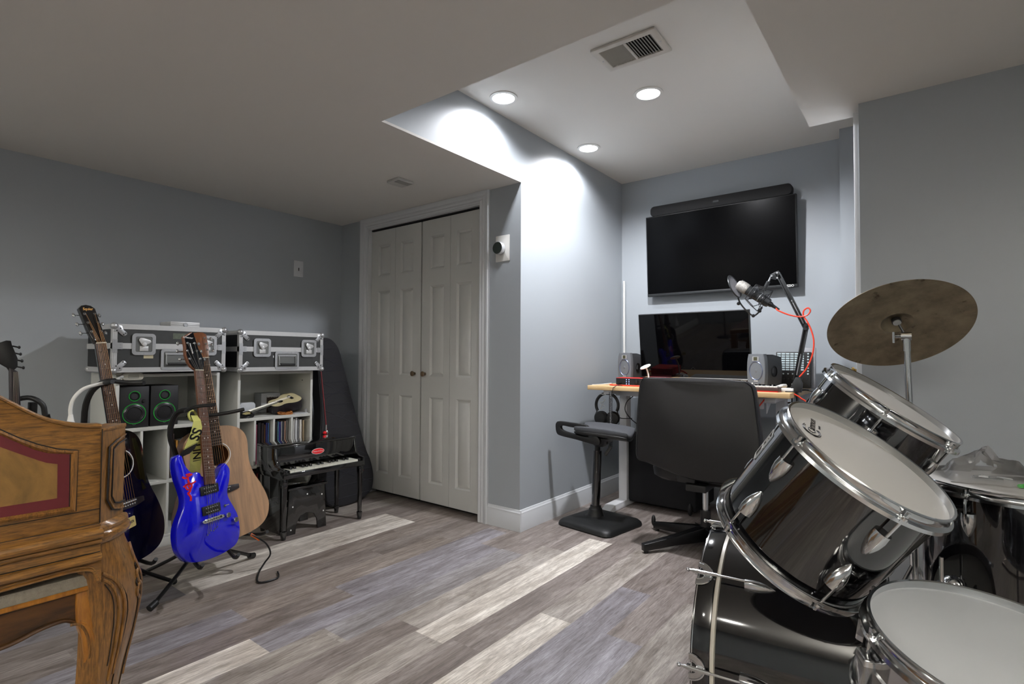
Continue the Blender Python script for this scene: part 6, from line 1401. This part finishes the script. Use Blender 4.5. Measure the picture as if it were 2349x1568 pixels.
    # carved kite outline on the post face
    kite = smooth_loop([(.020, .855), (.060, .868), (.097, .872)], 2, closed=False); 
    def on_post(P_, lift=.003): return [tuple(O+e*a+nrm*(lift+.002*math.sin(PI*min(max(a/.1, 0), 1)))+Vector((0, 0, z))) for a, z in P_]
    P1 = [(.099, .857), (.055, .848), (.024, .835), (.020, .70), (.040, .672), (.070, .664), (.097, .664)]
    P2 = [(.099, .845), (.064, .838), (.041, .826), (.038, .706), (.052, .686), (.075, .680), (.097, .680)]
    B().tube(on_post(P1), .0022, 6).build('carved_groove', DARKL, t); B().tube(on_post(P2), .0022, 6).build('carved_groove', DARKL, t)
    B().tube(on_post([(min(a+.0085, .093), z) for a, z in P1], .003), .003, 8).build('carved_bead', OAKV, t)
    post([(.596, -.004, .118, .012), (.603, -.006, .128, .020), (.612, -.006, .132, .024), (.620, -.006, .130, .022), (.624, -.004, .12, .014), (.630, -.004, .124, .018), (.636, -.003, .122, .018), (.642, -.002, .116, .012), (.648, 0, .10, .004)], 'post_collar', OAK)
    leg = [(.60, .0, .104, .004), (.582, .0, .110, .008), (.555, .0, .128, .014), (.529, .002, .144, .020), (.50, .006, .162, .026), (.469, .010, .176, .030), (.439, .012, .182, .032), (.40, .012, .178, .032), (.379, .012, .172, .030), (.315, .010, .152, .022), (.26, .006, .128, .014), (.2, .0, .112, .008), (.14, .004, .098, .006), (.08, .012, .095, .006), (.05, .008, .105, .010), (.03, .0, .12, .016), (.012, -.002, .125, .018), (0, .0, .12, .014)]
    post(leg, 'leg')
    def on_leg(P_, lift=.001):
        res = []
        for f, z in P_:
            for (za, a0, a1, bu), (zb, c0, c1, cu) in zip(leg, leg[1:]):
                if zb <= z <= za: u_ = (za-z)/(za-zb) if za != zb else 0; A0, A1, BU = a0+(c0-a0)*u_, a1+(c1-a1)*u_, bu+(cu-bu)*u_; break
            res.append(tuple(O+e*(A0+(A1-A0)*f)+nrm*(BU*math.sin(PI*f)**.7+lift)+Vector((0, 0, z))))
        return res
    for P_, r, nm, m in (([(.02, .52), (.12, .505), (.22, .48), (.30, .43), (.33, .36), (.34, .25)], .0045, 'carved_leaf_rib', OAKV), ([(.02, .505), (.10, .49), (.17, .46), (.22, .41), (.24, .33), (.25, .24)], .004, 'carved_leaf_rib', OAKV), ([(.04, .49), (.12, .45), (.15, .38), (.15, .28)], .0012, 'carved_groove', DARKL),
                         ([(.98, .56), (.86, .535), (.80, .50), (.86, .46), (.93, .41), (.95, .35)], .005, 'carved_leaf_rib', OAKV), ([(.74, .485), (.66, .475), (.68, .455), (.78, .44), (.86, .40), (.90, .34), (.90, .27)], .0045, 'carved_leaf_rib', OAKV), ([(.70, .445), (.62, .44), (.63, .42), (.74, .405), (.82, .37), (.85, .31), (.84, .22)], .0045, 'carved_leaf_rib', OAKV), ([(.80, .50), (.72, .50), (.75, .47), (.84, .445), (.90, .40)], .002, 'carved_groove', DARKL), ([(.66, .465), (.60, .455), (.66, .43), (.76, .42), (.84, .38), (.87, .32)], .002, 'carved_groove', DARKL), ([(.27, .47), (.36, .42), (.39, .34), (.39, .2)],.0012, 'carved_groove', DARKL), ([(.60, .43), (.70, .39), (.78, .33), (.78, .2)],.0012, 'carved_groove', DARKL)):
        B().tube(on_leg(smooth_loop(P_, 3, closed=False)), r, 8).build(nm, m, t)
    # far end legs, outside the picture
    for x, y in ((DPT+.05, .535), (DPT+.05, -.70), (-.03, -.62)):
        b = B(); b.loft([[Vector((x+sx*h_, y+sy*h_, z)) for sx, sy in ((-1, -1), (1, -1), (1, 1), (-1, 1))] for h_, z in ((.03, .60), (.035, .5), (.024, .3), (.016, .1), (.022, 0))]); b.build('leg', OAKV, t, bevel=.006)
carved_desk()
def bench():
    FX = -1.685; t = thing('upholstered_bench', 'small oak bench with a grey leather seat tucked under the carved desk', 'bench', (FX, 0, 0))
    LG = mat('worn_grey_leather', (138, 130, 116), rough=.28, var=.3, scale=120, bump=.6, bscale=420, coat=.2)
    rings = [[Vector((x, yc_+(y-yc_)*(1+.42*x), z)) for x, y in rrect(.36*s, 1.075*s2_, .018, 5, cx=-.17, cy=-.085)] for yc_ in (-.085,) for s, s2_, z in ((1, 1, .492), (1.0, 1.0, .508), (.98, .992, .519), (.88, .96, .529), (.5, .8, .534))]
    B().loft(rings).build('seat_cushion', LG, t)
    B().loft([[Vector((x, -.085+sy*(.535+.2*x), z)) for x, sy in ((.01, -1), (.01, 1), (-.365, 1), (-.365, -1))] for z in (.478, .4925)]).build('seat_rail', OAKB, t, bevel=.004)
    low = smooth_loop([(.414, .40), (.395, .413), (.375, .415), (.340, .41), (.306, .400), (.273, .395), (.2, .39), (.1, .40), (0, .415), (-.085, .42)], 3, closed=False); yc = -.085
    out = low+[(2*yc-a, z) for a, z in reversed(low[:-1])]+[(-.60, .48), (.43, .48)]
    B().prism(out, -.022, -.004, MX).build('apron', OAKD, t, bevel=.002)
    B().tube([(-.003, a, z+.002) for a, z in low+[(2*yc-a, z) for a, z in reversed(low[:-1])]], .005, 8).build('apron_bead', OAKD, t)
    def leg(sx, sy, nm='leg'):
        zs = [(.480, .411, .450, 0), (.44, .411, .453, .004), (.405, .413, .458, .008), (.385, .418, .459, .010), (.362, .424, .455, .010), (.315, .428, .450, .006), (.25, .427, .446, 0), (.15, .422, .442, -.004), (.06, .424, .450, -.002), (.02, .420, .458, .006), (0, .420, .456, .004)]
        rings = []
        for z, a0, a1, ox in zs:
            if sy < 0: a0, a1 = 2*yc-a1, 2*yc-a0
            x1 = ox if sx > 0 else -.36-ox; x0 = x1-.035*sx
            if sx < 0: a0, a1 = a0-sy*.16, a1-sy*.16
            rings.append([Vector((x0, a0, z)), Vector((x1, a0, z)), Vector((x1+.006*sx, (a0+a1)/2, z)), Vector((x1, a1, z)), Vector((x0, a1, z))])
        B().loft(rings).build(nm, OAKB, t, bevel=.004)
    for sx in (1, -1):
        for sy in (1, -1): leg(sx, sy)
    B().tube([(.006, .40, .405), (.008, .415, .402), (.012, .428, .385), (.013, .437, .35), (.010, .442, .29), (.006, .443, .2)], .0035, 6, smooth=3).build('carved_groove', OAKV, t)
    B().tube([(.010, .418, .408), (.014, .436, .392), (.016, .447, .35), (.012, .450, .29)], .0025, 6, smooth=3).build('carved_bead', OAKB, t)
bench()
